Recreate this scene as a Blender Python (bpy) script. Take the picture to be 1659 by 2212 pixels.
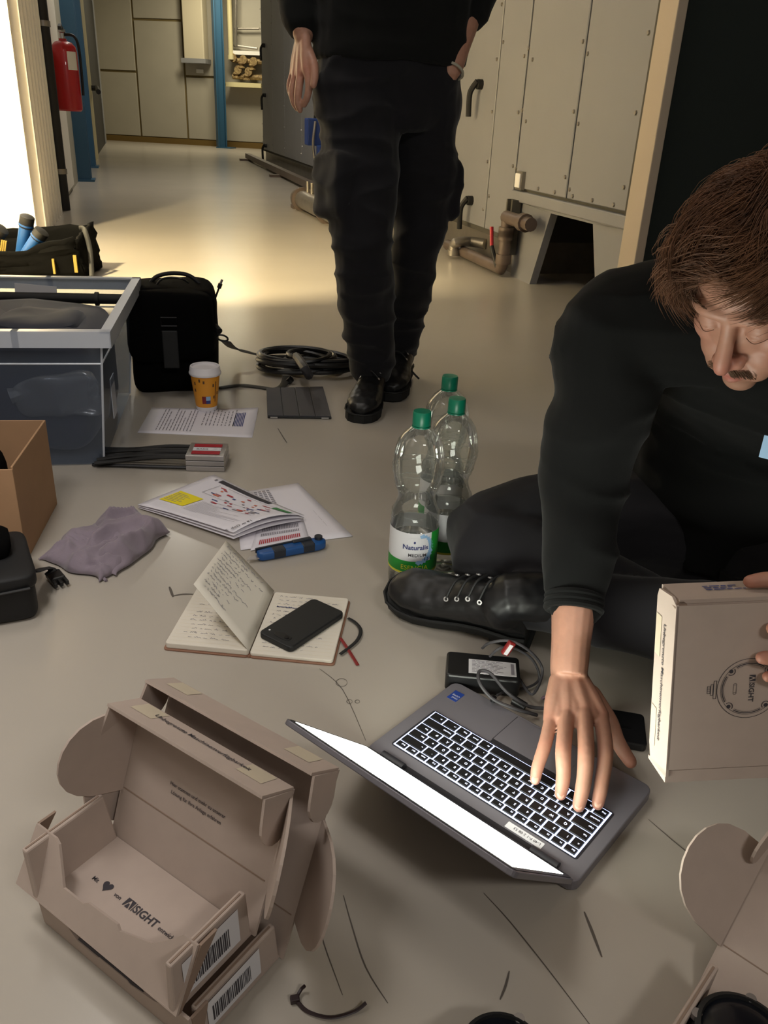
import bpy, bmesh, math, random
from mathutils import Vector, Matrix, Quaternion, noise
for o in list(bpy.data.objects): bpy.data.objects.remove(o)
SC = bpy.context.scene; COL = SC.collection
R = math.radians
V = Vector
# ------------------------------------------------------------------ camera
IW, IH, FPX = 1659., 2212., 1779.
PITCH, ROLLV, CAMH = R(25.75), Vector((-0.0492, 0.99879)), 0.78
_UN = Vector((ROLLV.y, -ROLLV.x))
cam_d = bpy.data.cameras.new('camera'); cam = bpy.data.objects.new('camera', cam_d); COL.objects.link(cam)
cam_d.sensor_fit = 'VERTICAL'; cam_d.sensor_height = 36; cam_d.lens = FPX/IH*36; cam_d.clip_start = .02
_D = Vector((0, -math.sin(PITCH), -math.cos(PITCH))); _X = Vector((1, 0, 0)); _F = Vector((0, math.cos(PITCH), -math.sin(PITCH)))
_cx = _X*_UN.x + _D*ROLLV.x; _cy = -(_X*_UN.y + _D*ROLLV.y)
CA = R(16.5); _RZ = Matrix.Rotation(-CA, 4, 'Z')      # the world's y axis runs along the corridor, the lens looks 16.5 degrees right of it
cam.matrix_world = _RZ @ Matrix(((_cx.x,_cy.x,-_F.x,0),(_cx.y,_cy.y,-_F.y,0),(_cx.z,_cy.z,-_F.z,CAMH),(0,0,0,1)))
SC.camera = cam
def W(x, y, z=0.): return _RZ.to_3x3() @ Vector((x, y, z))      # camera-aligned plan coordinates -> world
def ray(px, py):
    o = Vector((px-IW/2, py-IH/2)); u = o.dot(_UN); v = o.dot(ROLLV)
    return _RZ.to_3x3() @ (_X*u + _D*v + _F*FPX)
def G(px, py, z=0.):            # point of the place seen at a pixel, at height z
    r = ray(px, py); return Vector((0,0,CAMH)) + r*((z-CAMH)/r.z)
def AT(px, py, Y):              # ... at distance Y ahead of the lens
    r = ray(px, py); return Vector((0,0,CAMH)) + r*(Y/(_RZ.inverted().to_3x3() @ r).y)
def Cw(n, s, z=0.): return Vector((n, s, z))
def CF(p): return Vector(p)
def ONN(px, py, n):             # ... on the plane x = n along the corridor
    r = ray(px, py); t = n/r.x; return Vector((n, r.y*t, CAMH + r.z*t))
# ------------------------------------------------------------------ world, lights, exposure
SC.view_settings.view_transform = 'Standard'; SC.view_settings.look = 'None'
SC.view_settings.exposure = 0.0; SC.view_settings.gamma = 1; SC.view_settings.use_curve_mapping = False
w = bpy.data.worlds.new('world'); SC.world = w; w.use_nodes = True
w.node_tree.nodes['Background'].inputs[0].default_value = (.9,.92,1,1); w.node_tree.nodes['Background'].inputs[1].default_value = .02
def area(name, loc, target, sx, sy, power, col, spread=180):
    l = bpy.data.lights.new(name, 'AREA'); l.shape = 'RECTANGLE'; l.size = sx; l.size_y = sy; l.energy = power; l.color = col; l.spread = R(spread)
    o = bpy.data.objects.new(name, l); COL.objects.link(o); o.location = loc
    o.rotation_euler = (Vector(target)-Vector(loc)).to_track_quat('-Z','Y').to_euler(); return o
def point(name, loc, power, col, rad=.1):
    l = bpy.data.lights.new(name, 'POINT'); l.energy = power; l.color = col; l.shadow_soft_size = rad
    o = bpy.data.objects.new(name, l); COL.objects.link(o); o.location = loc; return o
area('ceiling_light_near', Cw(.9,-2.0,2.9), Cw(.7,.6,.2), .9, .25, 28, (1,.95,.89))
area('wall_light_left', Cw(-.5,.85,1.45), Cw(-.72,1.15,0), .15, .7, 5.2, (1,.96,.92), 105)
area('ceiling_light_mid', Cw(-.35,2.2,3.3), Cw(-.35,2.2,0), .3, 1.2, 14, (1,.95,.89))
area('ceiling_light_corridor', Cw(.2,9.5,3.3), Cw(.2,9.5,0), .3, 1.6, 46, (1,.94,.82))
area('ceiling_light_end', Cw(1.6,17.6,3.2), Cw(1.4,18.0,0), .3, 1.6, 95, (1,.90,.64))
area('side_room_lamp', W(-2.45,2.65,2.5), W(-2.45,2.65,0), .2, .2, 450, (1,.82,.47))
area('side_room_fill', Cw(-1.0,5.0,3.1), Cw(-1.7,6.6,.9), .6, 1.0, 90, (1,.96,.90))  # unseen fill light, added only to whiten the side room
# ------------------------------------------------------------------ helpers
def lin(c):
    if isinstance(c, str): c = [int(c[i:i+2],16)/255 for i in (0,2,4)]
    return tuple(x/12.92 if x <= .04045 else ((x+.055)/1.055)**2.4 for x in c)
M = {}
def mat(name, col, rough=.5, metal=0, spec=.5, noise=None, bump=None, col2=None, emit=None, coat=0, attr=None, sheen=0, sss=0, dirt=None):
    m = bpy.data.materials.new(name); m.use_nodes = True; M[name] = m
    nt = m.node_tree; b = nt.nodes['Principled BSDF']; c = lin(col)
    b.inputs['Base Color'].default_value = (*c,1); b.inputs['Roughness'].default_value = rough; b.inputs['Metallic'].default_value = metal
    b.inputs['Specular IOR Level'].default_value = spec; b.inputs['Coat Weight'].default_value = coat; b.inputs['Sheen Weight'].default_value = sheen
    if sss:
        b.inputs['Subsurface Weight'].default_value = sss; b.inputs['Subsurface Radius'].default_value = (1,.35,.2); b.inputs['Subsurface Scale'].default_value = .006
    tc = nt.nodes.new('ShaderNodeTexCoord')
    src = None
    if attr:
        a = nt.nodes.new('ShaderNodeAttribute'); a.attribute_name = attr; src = a.outputs['Color']
    if noise:
        n = nt.nodes.new('ShaderNodeTexNoise'); n.inputs['Scale'].default_value = noise[0]; n.inputs['Detail'].default_value = 6
        nt.links.new(tc.outputs['Object'], n.inputs['Vector'])
        mx = nt.nodes.new('ShaderNodeMix'); mx.data_type = 'RGBA'
        mr = nt.nodes.new('ShaderNodeMapRange'); mr.inputs[1].default_value = .3; mr.inputs[2].default_value = .7
        nt.links.new(n.outputs[0], mr.inputs[0]); nt.links.new(mr.outputs[0], mx.inputs[0])
        if src is None:
            mx.inputs[6].default_value = (*c,1)
            mx.inputs[7].default_value = (*(lin(col2) if col2 else [x*(1-noise[1]) for x in c]),1)
        else:
            nt.links.new(src, mx.inputs[6]); mu = nt.nodes.new('ShaderNodeMix'); mu.data_type='RGBA'; mu.blend_type='MULTIPLY'; mu.inputs[0].default_value = 1
            nt.links.new(src, mu.inputs[6]); k = 1-noise[1]; mu.inputs[7].default_value = (k,k,k,1); nt.links.new(mu.outputs[2], mx.inputs[7])
        src = mx.outputs[2]
    if src is not None: nt.links.new(src, b.inputs['Base Color'])
    if bump:
        n2 = nt.nodes.new('ShaderNodeTexNoise'); n2.inputs['Scale'].default_value = bump[0]; n2.inputs['Detail'].default_value = 4
        nt.links.new(tc.outputs['Object'], n2.inputs['Vector'])
        bp = nt.nodes.new('ShaderNodeBump'); bp.inputs['Strength'].default_value = bump[1]; bp.inputs['Distance'].default_value = bump[2] if len(bump)>2 else .002
        nt.links.new(n2.outputs[0], bp.inputs['Height']); nt.links.new(bp.outputs[0], b.inputs['Normal'])
    if emit:
        b.inputs['Emission Color'].default_value = (*lin(emit[0]),1); b.inputs['Emission Strength'].default_value = emit[1]
    return m
def clear_mat(name, col, opacity, rough=.1, tint='ffffff', fres=.5):      # thin clear plastic: see-through film, partly milky, glossy
    m = bpy.data.materials.new(name); m.use_nodes = True; M[name] = m; nt = m.node_tree
    b = nt.nodes['Principled BSDF']; b.inputs['Base Color'].default_value = (*lin(col),1); b.inputs['Roughness'].default_value = rough
    t = nt.nodes.new('ShaderNodeBsdfTransparent'); t.inputs[0].default_value = (*lin(tint),1)
    g = nt.nodes.new('ShaderNodeBsdfGlossy'); g.inputs['Roughness'].default_value = rough; g.inputs[0].default_value=(1,1,1,1)
    fr = nt.nodes.new('ShaderNodeFresnel'); fr.inputs[0].default_value = 1.5
    mf = nt.nodes.new('ShaderNodeMath'); mf.operation='MULTIPLY'; mf.inputs[1].default_value = fres; nt.links.new(fr.outputs[0], mf.inputs[0])
    m1 = nt.nodes.new('ShaderNodeMixShader'); m1.inputs[0].default_value = opacity
    nt.links.new(t.outputs[0], m1.inputs[1]); nt.links.new(b.outputs[0], m1.inputs[2])
    m2 = nt.nodes.new('ShaderNodeMixShader'); nt.links.new(mf.outputs[0], m2.inputs[0]); nt.links.new(m1.outputs[0], m2.inputs[1]); nt.links.new(g.outputs[0], m2.inputs[2])
    nt.links.new(m2.outputs[0], nt.nodes['Material Output'].inputs[0]); return m
def frame_of(pts, i):
    a = pts[max(i-1,0)]; b = pts[min(i+1,len(pts)-1)]; t = (b-a)
    return t.normalized() if t.length > 1e-9 else V((0,0,1))
def root_matrix(o):              # parts carry no transform of their own
    while o.type == 'MESH' and o.parent: o = o.parent
    return o.matrix_world
class MB:
    def __init__(s): s.v = []; s.f = []; s.m = []
    def add(s, vs, fs, m=0):
        o = len(s.v); s.v += [V(p) for p in vs]; s.f += [tuple(i+o for i in f) for f in fs]; s.m += [m]*len(fs); return s
    def box(s, lo, hi, m=0, T=None):
        x0,y0,z0 = lo; x1,y1,z1 = hi
        vs = [V(p) for p in ((x0,y0,z0),(x1,y0,z0),(x1,y1,z0),(x0,y1,z0),(x0,y0,z1),(x1,y0,z1),(x1,y1,z1),(x0,y1,z1))]
        if T: vs = [T @ p for p in vs]
        return s.add(vs, [(3,2,1,0),(4,5,6,7),(0,1,5,4),(1,2,6,5),(2,3,7,6),(3,0,4,7)], m)
    def hexa(s, b4, t4, m=0):        # eight corners: bottom loop, top loop
        return s.add(list(b4)+list(t4), [(3,2,1,0),(4,5,6,7),(0,1,5,4),(1,2,6,5),(2,3,7,6),(3,0,4,7)], m)
    def prism(s, poly, z0, z1, T=None, m=0):
        n = len(poly); vs = [V((p[0],p[1],z0)) for p in poly] + [V((p[0],p[1],z1)) for p in poly]
        if T: vs = [T @ p for p in vs]
        return s.add(vs, [tuple(range(n-1,-1,-1)), tuple(range(n,2*n))] + [(i,(i+1)%n,n+(i+1)%n,n+i) for i in range(n)], m)
    def tube(s, pts, r, n=8, caps=True, m=0, flat=1., up=None):   # r number or list; flat squashes along 'up'
        pts = [V(p) for p in pts]; k = len(pts); rs = r if isinstance(r,(list,tuple)) else [r]*k
        t0 = frame_of(pts,0); ref = V(up) if up else (V((0,0,1)) if abs(t0.z) < .9 else V((1,0,0)))
        vs = []; nrm = (ref - t0*ref.dot(t0)).normalized()
        for i,p in enumerate(pts):
            t = frame_of(pts,i)
            if up: nn = (ref - t*ref.dot(t)); nrm = nn.normalized() if nn.length > 1e-6 else nrm
            else:
                nn = nrm - t*nrm.dot(t); nrm = nn.normalized() if nn.length > 1e-6 else nrm
            bn = t.cross(nrm)
            rr = rs[i]; ra, rb = (rr if isinstance(rr,(list,tuple)) else (rr, rr*flat))
            for j in range(n):
                a = 2*math.pi*j/n; vs.append(p + bn*(ra*math.cos(a)) + nrm*(rb*math.sin(a)))
        fs = [(i*n+j, i*n+(j+1)%n, (i+1)*n+(j+1)%n, (i+1)*n+j) for i in range(k-1) for j in range(n)]
        if caps: fs += [tuple(range(n-1,-1,-1)), tuple(range((k-1)*n, k*n))]
        return s.add(vs, fs, m)
    def lathe(s, prof, n=24, T=None, m=0):     # (r,z) pairs, closed ends where r==0
        vs = []; fs = []; k = len(prof)
        for r_,z in prof:
            for j in range(n):
                a = 2*math.pi*j/n; vs.append(V((max(r_,1e-5)*math.cos(a), max(r_,1e-5)*math.sin(a), z)))
        fs = [(i*n+j, i*n+(j+1)%n, (i+1)*n+(j+1)%n, (i+1)*n+j) for i in range(k-1) for j in range(n)]
        if T: vs = [T @ p for p in vs]
        return s.add(vs, fs, m)
    def ball(s, c, r, T=None, n=14, m=0):
        rx,ry,rz = r if isinstance(r,(tuple,list)) else (r,r,r); k = n//2+1; vs = []
        for i in range(k):
            p = math.pi*i/(k-1)
            for j in range(n):
                a = 2*math.pi*j/n; vs.append(V((rx*math.sin(p)*math.cos(a), ry*math.sin(p)*math.sin(a), -rz*math.cos(p))))
        if T: vs = [T @ p for p in vs]
        vs = [p + V(c) for p in vs]
        fs = [(i*n+j, i*n+(j+1)%n, (i+1)*n+(j+1)%n, (i+1)*n+j) for i in range(k-1) for j in range(n)]
        return s.add(vs, fs, m)
    def grid(s, fn, nu, nv, m=0, thick=None):  # fn(u,v) -> point
        vs = [V(fn(i/nu, j/nv)) for j in range(nv+1) for i in range(nu+1)]
        fs = [(j*(nu+1)+i, j*(nu+1)+i+1, (j+1)*(nu+1)+i+1, (j+1)*(nu+1)+i) for j in range(nv) for i in range(nu)]
        return s.add(vs, fs, m)
    def quad(s, a, b, c, d, m=0): return s.add([a,b,c,d], [(0,1,2,3)], m)
    def text(s, txt, size, T, m=0, bold=0, align='LEFT', squash=1.):
        vs, fs = text_geo(txt, bold, align); return s.add([T @ V((p[0]*size*squash, p[1]*size, 0)) for p in vs], fs, m)
    def build(s, name, mats, parent=None, smooth=False, bevel=0, seg=2, solid=0, sub=0, sharp=40, off=0):
        me = bpy.data.meshes.new(name); Tm = root_matrix(parent).inverted() if parent else None
        vs = [Tm @ p for p in s.v] if Tm else s.v
        if s.__dict__.get('local'): vs = s.v
        me.from_pydata([tuple(p) for p in vs], [], s.f); 
        for mm in (mats if isinstance(mats,(list,tuple)) else [mats]): me.materials.append(M[mm] if isinstance(mm,str) else mm)
        if any(s.m): me.polygons.foreach_set('material_index', s.m)
        bm = bmesh.new(); bm.from_mesh(me); bmesh.ops.remove_doubles(bm, verts=bm.verts, dist=2e-6)
        if not solid and not s.__dict__.get('open'): bmesh.ops.recalc_face_normals(bm, faces=bm.faces)
        bm.to_mesh(me); bm.free()
        if smooth:
            me.polygons.foreach_set('use_smooth', [True]*len(me.polygons))
            try: me.set_sharp_from_angle(angle=R(sharp))
            except Exception: pass
        o = bpy.data.objects.new(name, me); COL.objects.link(o)
        if parent: o.parent = parent
        if solid:
            md = o.modifiers.new('solid','SOLIDIFY'); md.thickness = solid; md.offset = off
        if bevel:
            md = o.modifiers.new('bevel','BEVEL'); md.width = bevel; md.segments = seg; md.limit_method = 'ANGLE'; md.angle_limit = R(35)
        if sub:
            md = o.modifiers.new('sub','SUBSURF'); md.levels = sub; md.render_levels = sub
        return o
_tc = {}
def text_geo(txt, bold=0, align='LEFT'):
    k = (txt,bold,align)
    if k not in _tc:
        cu = bpy.data.curves.new('t','FONT'); cu.body = txt; cu.align_x = align; cu.offset = bold; cu.resolution_u = 3; cu.size = 1
        o = bpy.data.objects.new('t', cu); COL.objects.link(o); dg = bpy.context.evaluated_depsgraph_get(); dg.update()
        me = o.evaluated_get(dg).to_mesh(); _tc[k] = ([tuple(v.co) for v in me.vertices], [tuple(p.vertices) for p in me.polygons])
        o.evaluated_get(dg).to_mesh_clear(); bpy.data.objects.remove(o); bpy.data.curves.remove(cu)
    return _tc[k]
def TF(o, x, y):               # matrix with origin o, x axis, approx y axis
    x = V(x).normalized(); y = V(y); y = (y - x*y.dot(x)).normalized(); z = x.cross(y)
    return Matrix(((x.x,y.x,z.x,o[0]),(x.y,y.y,z.y,o[1]),(x.z,y.z,z.z,o[2]),(0,0,0,1)))
def tag(o, label=None, cat=None, group=None, kind=None):
    if label: o['label'] = label
    if cat: o['category'] = cat
    if group: o['group'] = group
    if kind: o['kind'] = kind
    return o
def thing(name, label, cat, T, group=None):
    o = bpy.data.objects.new(name, None); COL.objects.link(o); o.empty_display_size = .05
    o.matrix_world = T if isinstance(T, Matrix) else Matrix.Translation(V(T)); bpy.context.view_layer.update()
    return tag(o, label, cat, group)
def struct(o): o['kind'] = 'structure'; return o
def arc(c, r, a0, a1, n, u, v): return [V(c) + V(u)*(r*math.cos(a0+(a1-a0)*i/n)) + V(v)*(r*math.sin(a0+(a1-a0)*i/n)) for i in range(n+1)]
def nvec(p): return V((noise.noise(p+V((11.3,4.1,7.7))), noise.noise(p+V((-5.2,17.9,2.3))), noise.noise(p+V((3.6,-8.4,13.1)))))
def smooth_path(pts, k=6):     # Catmull-Rom through the points
    P = [V(p) for p in pts]; out = []
    for i in range(len(P)-1):
        a = P[max(i-1,0)]; b = P[i]; c = P[i+1]; d = P[min(i+2,len(P)-1)]
        for j in range(k):
            t = j/k; out.append(.5*((2*b)+(c-a)*t+(2*a-5*b+4*c-d)*t*t+(3*b-a-3*c+d)*t**3))
    return out + [P[-1]]
# ------------------------------------------------------------------ setting
mat('floor_epoxy','b3aba0',.23,noise=(1.3,.08),bump=(90,.02,.001),spec=.4)
mat('floor_scuff','57504a',.6)
mat('white_sheet','e9e3d8',.5); mat('grey_wall','a8a291',.6); mat('ceiling_paint','b9b3a4',.8)
mat('steel_panel','87878a',.5,noise=(3,.05)); mat('back_panel','aaa497',.5,noise=(3,.05)); mat('panel_joint','6d5e3a',.7); mat('brown_trim','6b5426',.6)
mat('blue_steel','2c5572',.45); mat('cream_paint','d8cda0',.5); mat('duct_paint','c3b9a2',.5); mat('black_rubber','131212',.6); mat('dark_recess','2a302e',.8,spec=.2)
mat('side_room_white','f4f1ea',.8); mat('brown_wood','8a5a3a',.6); mat('pale_blue','b8ccd8',.6)
mat('red_paint','b3101c',.35,coat=.3); mat('white_paper','e6e4e0',.7); mat('chrome','b9b9b9',.25,1)
mat('galv','98928a',.4,.7,noise=(9,.2)); mat('brown_pipe','6e5f55',.5,.2,noise=(12,.25)); mat('rust','5d4328',.7,noise=(30,.5),col2='a08a5c')
mat('blue_plastic','27468f',.45); mat('gasket','4b4840',.8); mat('post_paint','b3a593',.6)
fl = struct(MB().add([Cw(-3.5,-4),Cw(6,-4),Cw(6,24),Cw(-3.5,24)],[(0,1,2,3)]).build('floor','floor_epoxy'))
def cbox(mb, n0,n1,s0,s1,z0,z1,m=0):
    return mb.hexa([Cw(n0,s0,z0),Cw(n1,s0,z0),Cw(n1,s1,z0),Cw(n0,s1,z0)],[Cw(n0,s0,z1),Cw(n1,s0,z1),Cw(n1,s1,z1),Cw(n0,s1,z1)],m)
HC = 3.5
struct(cbox(MB(),-3.5,6,-4,24,HC,HC+.1).build('ceiling','ceiling_paint'))
struct(cbox(MB(),-3.5,6,-4.1,-4,0,HC).build('wall_rear','grey_wall'))
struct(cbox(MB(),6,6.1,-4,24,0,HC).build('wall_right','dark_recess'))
# left wall: ribbed white sheet from the opening to the pipe, then plain
S0 = 5.6
mb = MB(); prof = []; s = S0
while s < 7.0:
    prof += [(s,0),(s+.09,0),(s+.10,.045),(s+.17,.045),(s+.18,0)]; s += .20
prof += [(7.05,0)]
pts = [( -.62+d, ss) for ss,d in prof] + [(-.74,7.05),(-.74,S0)]
n = len(pts); mb.add([Cw(a,b,0) for a,b in pts]+[Cw(a,b,HC) for a,b in pts], [tuple(range(n)),tuple(range(n,2*n))]+[(i,(i+1)%n,n+(i+1)%n,n+i) for i in range(n)])
struct(mb.build('wall_left','white_sheet'))
mb = MB(); cbox(mb,-.74,-.62,7.05,24,0,HC); struct(mb.build('wall_left','grey_wall'))
mb = MB(); cbox(mb,-.74,-.6,-4,3.45,0,HC); struct(mb.build('wall_left','white_sheet'))
mb = MB(); cbox(mb,-.62,-.575,7.42,7.72,0,2.6); cbox(mb,-.62,-.60,7.8,8.9,.05,2.6); struct(mb.build('trim_1','white_sheet'))
# side room behind the opening
mb = MB(); cbox(mb,-.74,-.6,3.45,5.6,1.85,HC); struct(mb.build('wall_left','white_sheet'))  # unseen lintel, its height set to keep the lamp's spill off the machine
mb = MB(); cbox(mb,-2.9,-2.8,1.2,7.4,0,HC); cbox(mb,-2.8,-.74,6.4,6.5,0,HC); cbox(mb,-2.8,-.74,1.2,1.3,0,HC); struct(mb.build('wall_side_room','side_room_white'))
p = G(8,470); c = CF(p)
mb = MB(); 
p = thing('door_post','brown wooden post just inside the bright doorway at the left edge','post',Cw(-.95,5.2))
cbox(MB(),-.99,-.955,5.02,5.10,0,.62).build('post_shaft','brown_wood',p); cbox(MB(),-1.02,-.94,5.0,5.12,0,.02).build('base_plate','brown_wood',p)
# back wall
BL, BR = G(190,300), G(640,326); BL.z = BR.z = 0; bd = (BR-BL).normalized(); bn = V((bd.y,-bd.x,0))
def ONB(px,py,off=0.):      # point on the back wall plane moved 'off' towards us
    r = ray(px,py); o = V((0,0,CAMH)); q = BL + bn*off; t = (q-o).dot(bn)/r.dot(bn); return o + r*t
A = BL - bd*2; B = BR + bd*4
wb = struct(MB().hexa([A,B,B-bn*.2,A-bn*.2],[p+V((0,0,HC)) for p in (A,B,B-bn*.2,A-bn*.2)]).build('wall_back','panel_joint'))
def bpanel(x0,x1,x0b,x1b,y0,y1,name='panel',m='back_panel',off=.03):
    # corner pixels -> slab on the wall with a recessed joint round it
    c = [ONB(x0,y0),ONB(x1,y0),ONB(x1b,y1),ONB(x0b,y1)]
    zt = (c[0].z+c[1].z)/2; zb_ = max(.1,(c[2].z+c[3].z)/2); u0 = (c[3]-BL).dot(bd); u1 = (c[2]-BL).dot(bd); g = .022
    q = [BL+bd*(u0+g), BL+bd*(u1-g)]
    return MB().hexa([q[0]+V((0,0,zb_+g)),q[1]+V((0,0,zb_+g)),q[1]+bn*off+V((0,0,zb_+g)),q[0]+bn*off+V((0,0,zb_+g))],
        [q[0]+V((0,0,zt-g)),q[1]+V((0,0,zt-g)),q[1]+bn*off+V((0,0,zt-g)),q[0]+bn*off+V((0,0,zt-g))]).build(name,m,wb,bevel=.006,seg=1)
J1,J2,J3,J4 = (205,300,None,None),(307.5,303),(408.5,313),(475,318)
def vx(xb, yb, y):   # pixel x of a plumb line through (xb,yb) at row y
    return xb + (y-yb)*(648-xb)/(4790-yb)
def col_(xb0,yb0,xb1,yb1,rows):
    for y0,y1 in zip(rows[:-1],rows[1:]): bpanel(vx(xb0,yb0,y0),vx(xb1,yb1,y0),vx(xb0,yb0,y1),vx(xb1,yb1,y1),y0,y1)
col_(205,300,307.5,303,(-330,153,302)); col_(307.5,303,408.5,313,(-330,-200,43,306)); col_(408.5,313,475,318,(-330,166,312)); col_(475,318,640,326,(-330,-120,186,318))
struct(MB().hexa([A,B,B+bn*.05,A+bn*.05],[p+V((0,0,.11)) for p in (A,B,B+bn*.05,A+bn*.05)]).build('baseboard_back','brown_trim'))
# box duct, sign, H column, pipes on the back wall
def wbox(mb,px0,px1,py0,py1,d0,d1,m=0):
    a=ONB(px0,py1,d0); b=ONB(px1,py1,d0); zt=ONB((px0+px1)/2,py0,d0).z; zb_=a.z
    q=[a,b,b+bn*(d1-d0),a+bn*(d1-d0)]; 
    return mb.hexa([V((p.x,p.y,zb_)) for p in q],[V((p.x,p.y,zt)) for p in q],m)
d = thing('wall_duct','pale box duct mounted high on the rear panel wall left of the blue column','duct',ONB(432,134,.05))
wbox(MB(),409,452,-330,135,.05,.30).build('duct_casing','duct_paint',d,bevel=.02); wbox(MB(),404,456,128,137,.03,.32).build('end_flange','steel_panel',d)
tag(wbox(MB(),425,440,150,158,.03,.05).build('wall_sign','white_paper'),'small white sign on the rear wall panel under the box duct','sign')
p0=G(489,320); d = thing('steel_column','blue steel column standing in front of the rear panel wall','column',p0)
def hcol(p, w, dep, zt, par, rot=bd, nrm=bn, mt='blue_steel'):
    for nm,o0,o1,d0,d1 in (('flange',-w/2,w/2,0,.025),('flange',-w/2,w/2,dep,dep+.025),('web',-.012,.012,.025,dep)):
        q=[p+rot*o0+nrm*d0,p+rot*o1+nrm*d0,p+rot*o1+nrm*d1,p+rot*o0+nrm*d1]
        MB().hexa(q,[x+V((0,0,zt)) for x in q]).build(nm,mt,par)
hcol(p0,.16,.16,HC,d,rot=(bd*.6+bn*.8).normalized(),nrm=(bn*.6-bd*.8).normalized())
q=[p0-bd*.16-bn*.14,p0+bd*.16-bn*.14,p0+bd*.16+bn*.16,p0-bd*.16+bn*.16]; MB().hexa(q,[x+V((0,0,.02)) for x in q]).build('base_plate','blue_steel',d)
d = thing('standpipe','cream vertical pipe right of the blue column at the rear wall','pipe',ONB(498,125,.3))
MB().tube([ONB(499,125,.3),ONB(499,125,.3)+V((0,0,2))],.05,10).build('pipe_run','cream_paint',d,smooth=True)
MB().tube([ONB(499,125,.3)-V((0,0,.03)),ONB(499,125,.3)+V((0,0,.05))],.065,10).build('end_cap','cream_paint',d,smooth=True)
d = thing('pipe_rack','thin grey pipes running above the rusty valves at the rear wall','pipe',ONB(530,105,.15))
MB().tube([ONB(507,62,.15),ONB(560,62,.15)],.02,8).build('pipe_run','galv',d,smooth=True)
MB().tube([ONB(505,98,.15),ONB(556,105,.15)],.025,8).build('pipe_run','galv',d,smooth=True)
MB().tube([ONB(510,-60,.2),ONB(510,100,.2)],.02,8).build('pipe_run','galv',d,smooth=True)
d = thing('valve_manifold','rusty valve manifold on a shelf at the rear wall','valve',ONB(527,180,.2))
wbox(MB(),500,575,180,188,.03,.35).build('shelf','cream_paint',d)
random.seed(5)
for i in range(9):
    x = 505+i*5.6; y = 125+(i*37)%48
    c0 = ONB(x,y,.25); MB().lathe([(0,-.06),(.05,-.06),(.07,-.02),(.04,.02),(.08,.04),(.08,.06),(0,.06)],10,TF(c0,bd,bn if i%2 else V((0,0,1)))).build('valve','rust',d,smooth=True)
MB().tube([ONB(503,130,.22),ONB(570,134,.22)],.05,8).build('pipe_run','rust',d,smooth=True); MB().tube([ONB(503,165,.22),ONB(570,168,.22)],.05,8).build('pipe_run','rust',d,smooth=True)
wbox(MB(),503,575,112,119,.05,.3).build('top_rail','white_paper',d)
# door in the left wall near the corridor end: cream jamb, black slab painted as the unlit gap, lever handle
hs=ONN(199,190,-.56)
d = thing('corridor_door','dark open doorway with cream jamb and black lever handle at the corridor end','door',Cw(-.6,hs.y))
cbox(MB(),-.615,-.57,12.7,14.3,0,2.5).build('jamb','cream_paint',d); cbox(MB(),-.615,-.60,14.3,19.0,0,2.45).build('dark_door_gap','black_rubber',d); cbox(MB(),-.615,-.59,19.0,19.6,0,2.5).build('jamb','steel_panel',d)
MB().tube([V((-.60,hs.y,hs.z)),V((-.50,hs.y,hs.z)),V((-.49,hs.y-.02,hs.z)),V((-.46,hs.y-.5,hs.z-.05))],.035,8).build('lever_handle','black_plastic' if 'black_plastic' in M else 'black_rubber',d,smooth=True); cbox(MB(),-.60,-.585,hs.y-.2,hs.y+.2,hs.z-.25,hs.z+.08).build('lock_plate','galv',d)
# black downpipe with clamps, blue columns, extinguisher
c=CF(G(140,454)); d = thing('downpipe','black vertical downpipe with clamps on the ribbed white wall','pipe',G(138,454))
MB().tube([Cw(c.x,c.y,0),Cw(c.x,c.y,HC-.01)],.043,16).build('pipe_run','black_rubber',d,smooth=True)
for py in (372,57):
    z = ONN(128 if py>200 else 100,py,c.x).z; MB().tube([Cw(c.x,c.y,z-.018),Cw(c.x,c.y,z+.018)],.05,16).build('clamp','galv',d,smooth=True)
    MB().tube([Cw(c.x,c.y-.04,z),Cw(-.618,c.y-.04,z)],.008,6).build('clamp_rod','galv',d)
cn=V((1,0,0)); cs=V((0,1,0))
for (px,py,lb) in ((177,392,'blue steel column behind the red extinguisher, nearer of the two'),(190,362,'farther blue steel column half hidden behind the nearer one')):
    p0=G(px,py); d=thing('steel_column',lb,'column',p0); hcol(p0,.19,.2,HC,d,rot=cn,nrm=cs)
    q=[p0+cn*a_+cs*b_ for a_,b_ in ((-.13,-.03),(.13,-.03),(.13,.26),(-.13,.26))]; MB().hexa(q,[x+V((0,0,.02)) for x in q]).build('base_plate','blue_steel',d)
e=AT(152,240,7.5); d=thing('fire_extinguisher','red fire extinguisher hung on the left wall by the blue column','extinguisher',e)
T=Matrix.Translation(e); MB().lathe([(0,0),(.085,0),(.098,.012),(.1,.03),(.1,.43),(.092,.465),(.065,.495),(.03,.505),(.03,.52),(0,.52)],24,T).build('cylinder','red_paint',d,smooth=True)
MB().lathe([(0,.515),(.022,.515),(.022,.56),(.028,.565),(.028,.585),(0,.585)],12,T).build('valve','chrome',d,smooth=True)
MB().box((-.015,-.1,.58),(.015,.03,.6),T=T).build('lever','black_rubber',d); MB().box((-.012,-.11,.6),(.012,.03,.625),T=T@Matrix.Rotation(.2,4,'X')).build('lever','black_rubber',d)
MB().tube(smooth_path([e+V(p) for p in ((.02,0,.55),(.09,-.02,.54),(.118,-.02,.45),(.118,-.02,.2),(.115,-.02,.12))]),.011,8).build('hose','black_rubber',d,smooth=True)
MB().add([T@V((.1015*math.cos(a),.1015*math.sin(a),z)) for z in (.30,.43) for a in [R(-75+i*10) for i in range(6)]],[(i,i+1,i+7,i+6) for i in range(5)]).build('label','white_paper',d)
MB().box((-.16,-.03,.1),(-.09,.03,.4),T=T).build('wall_bracket','black_rubber',d)
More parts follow.
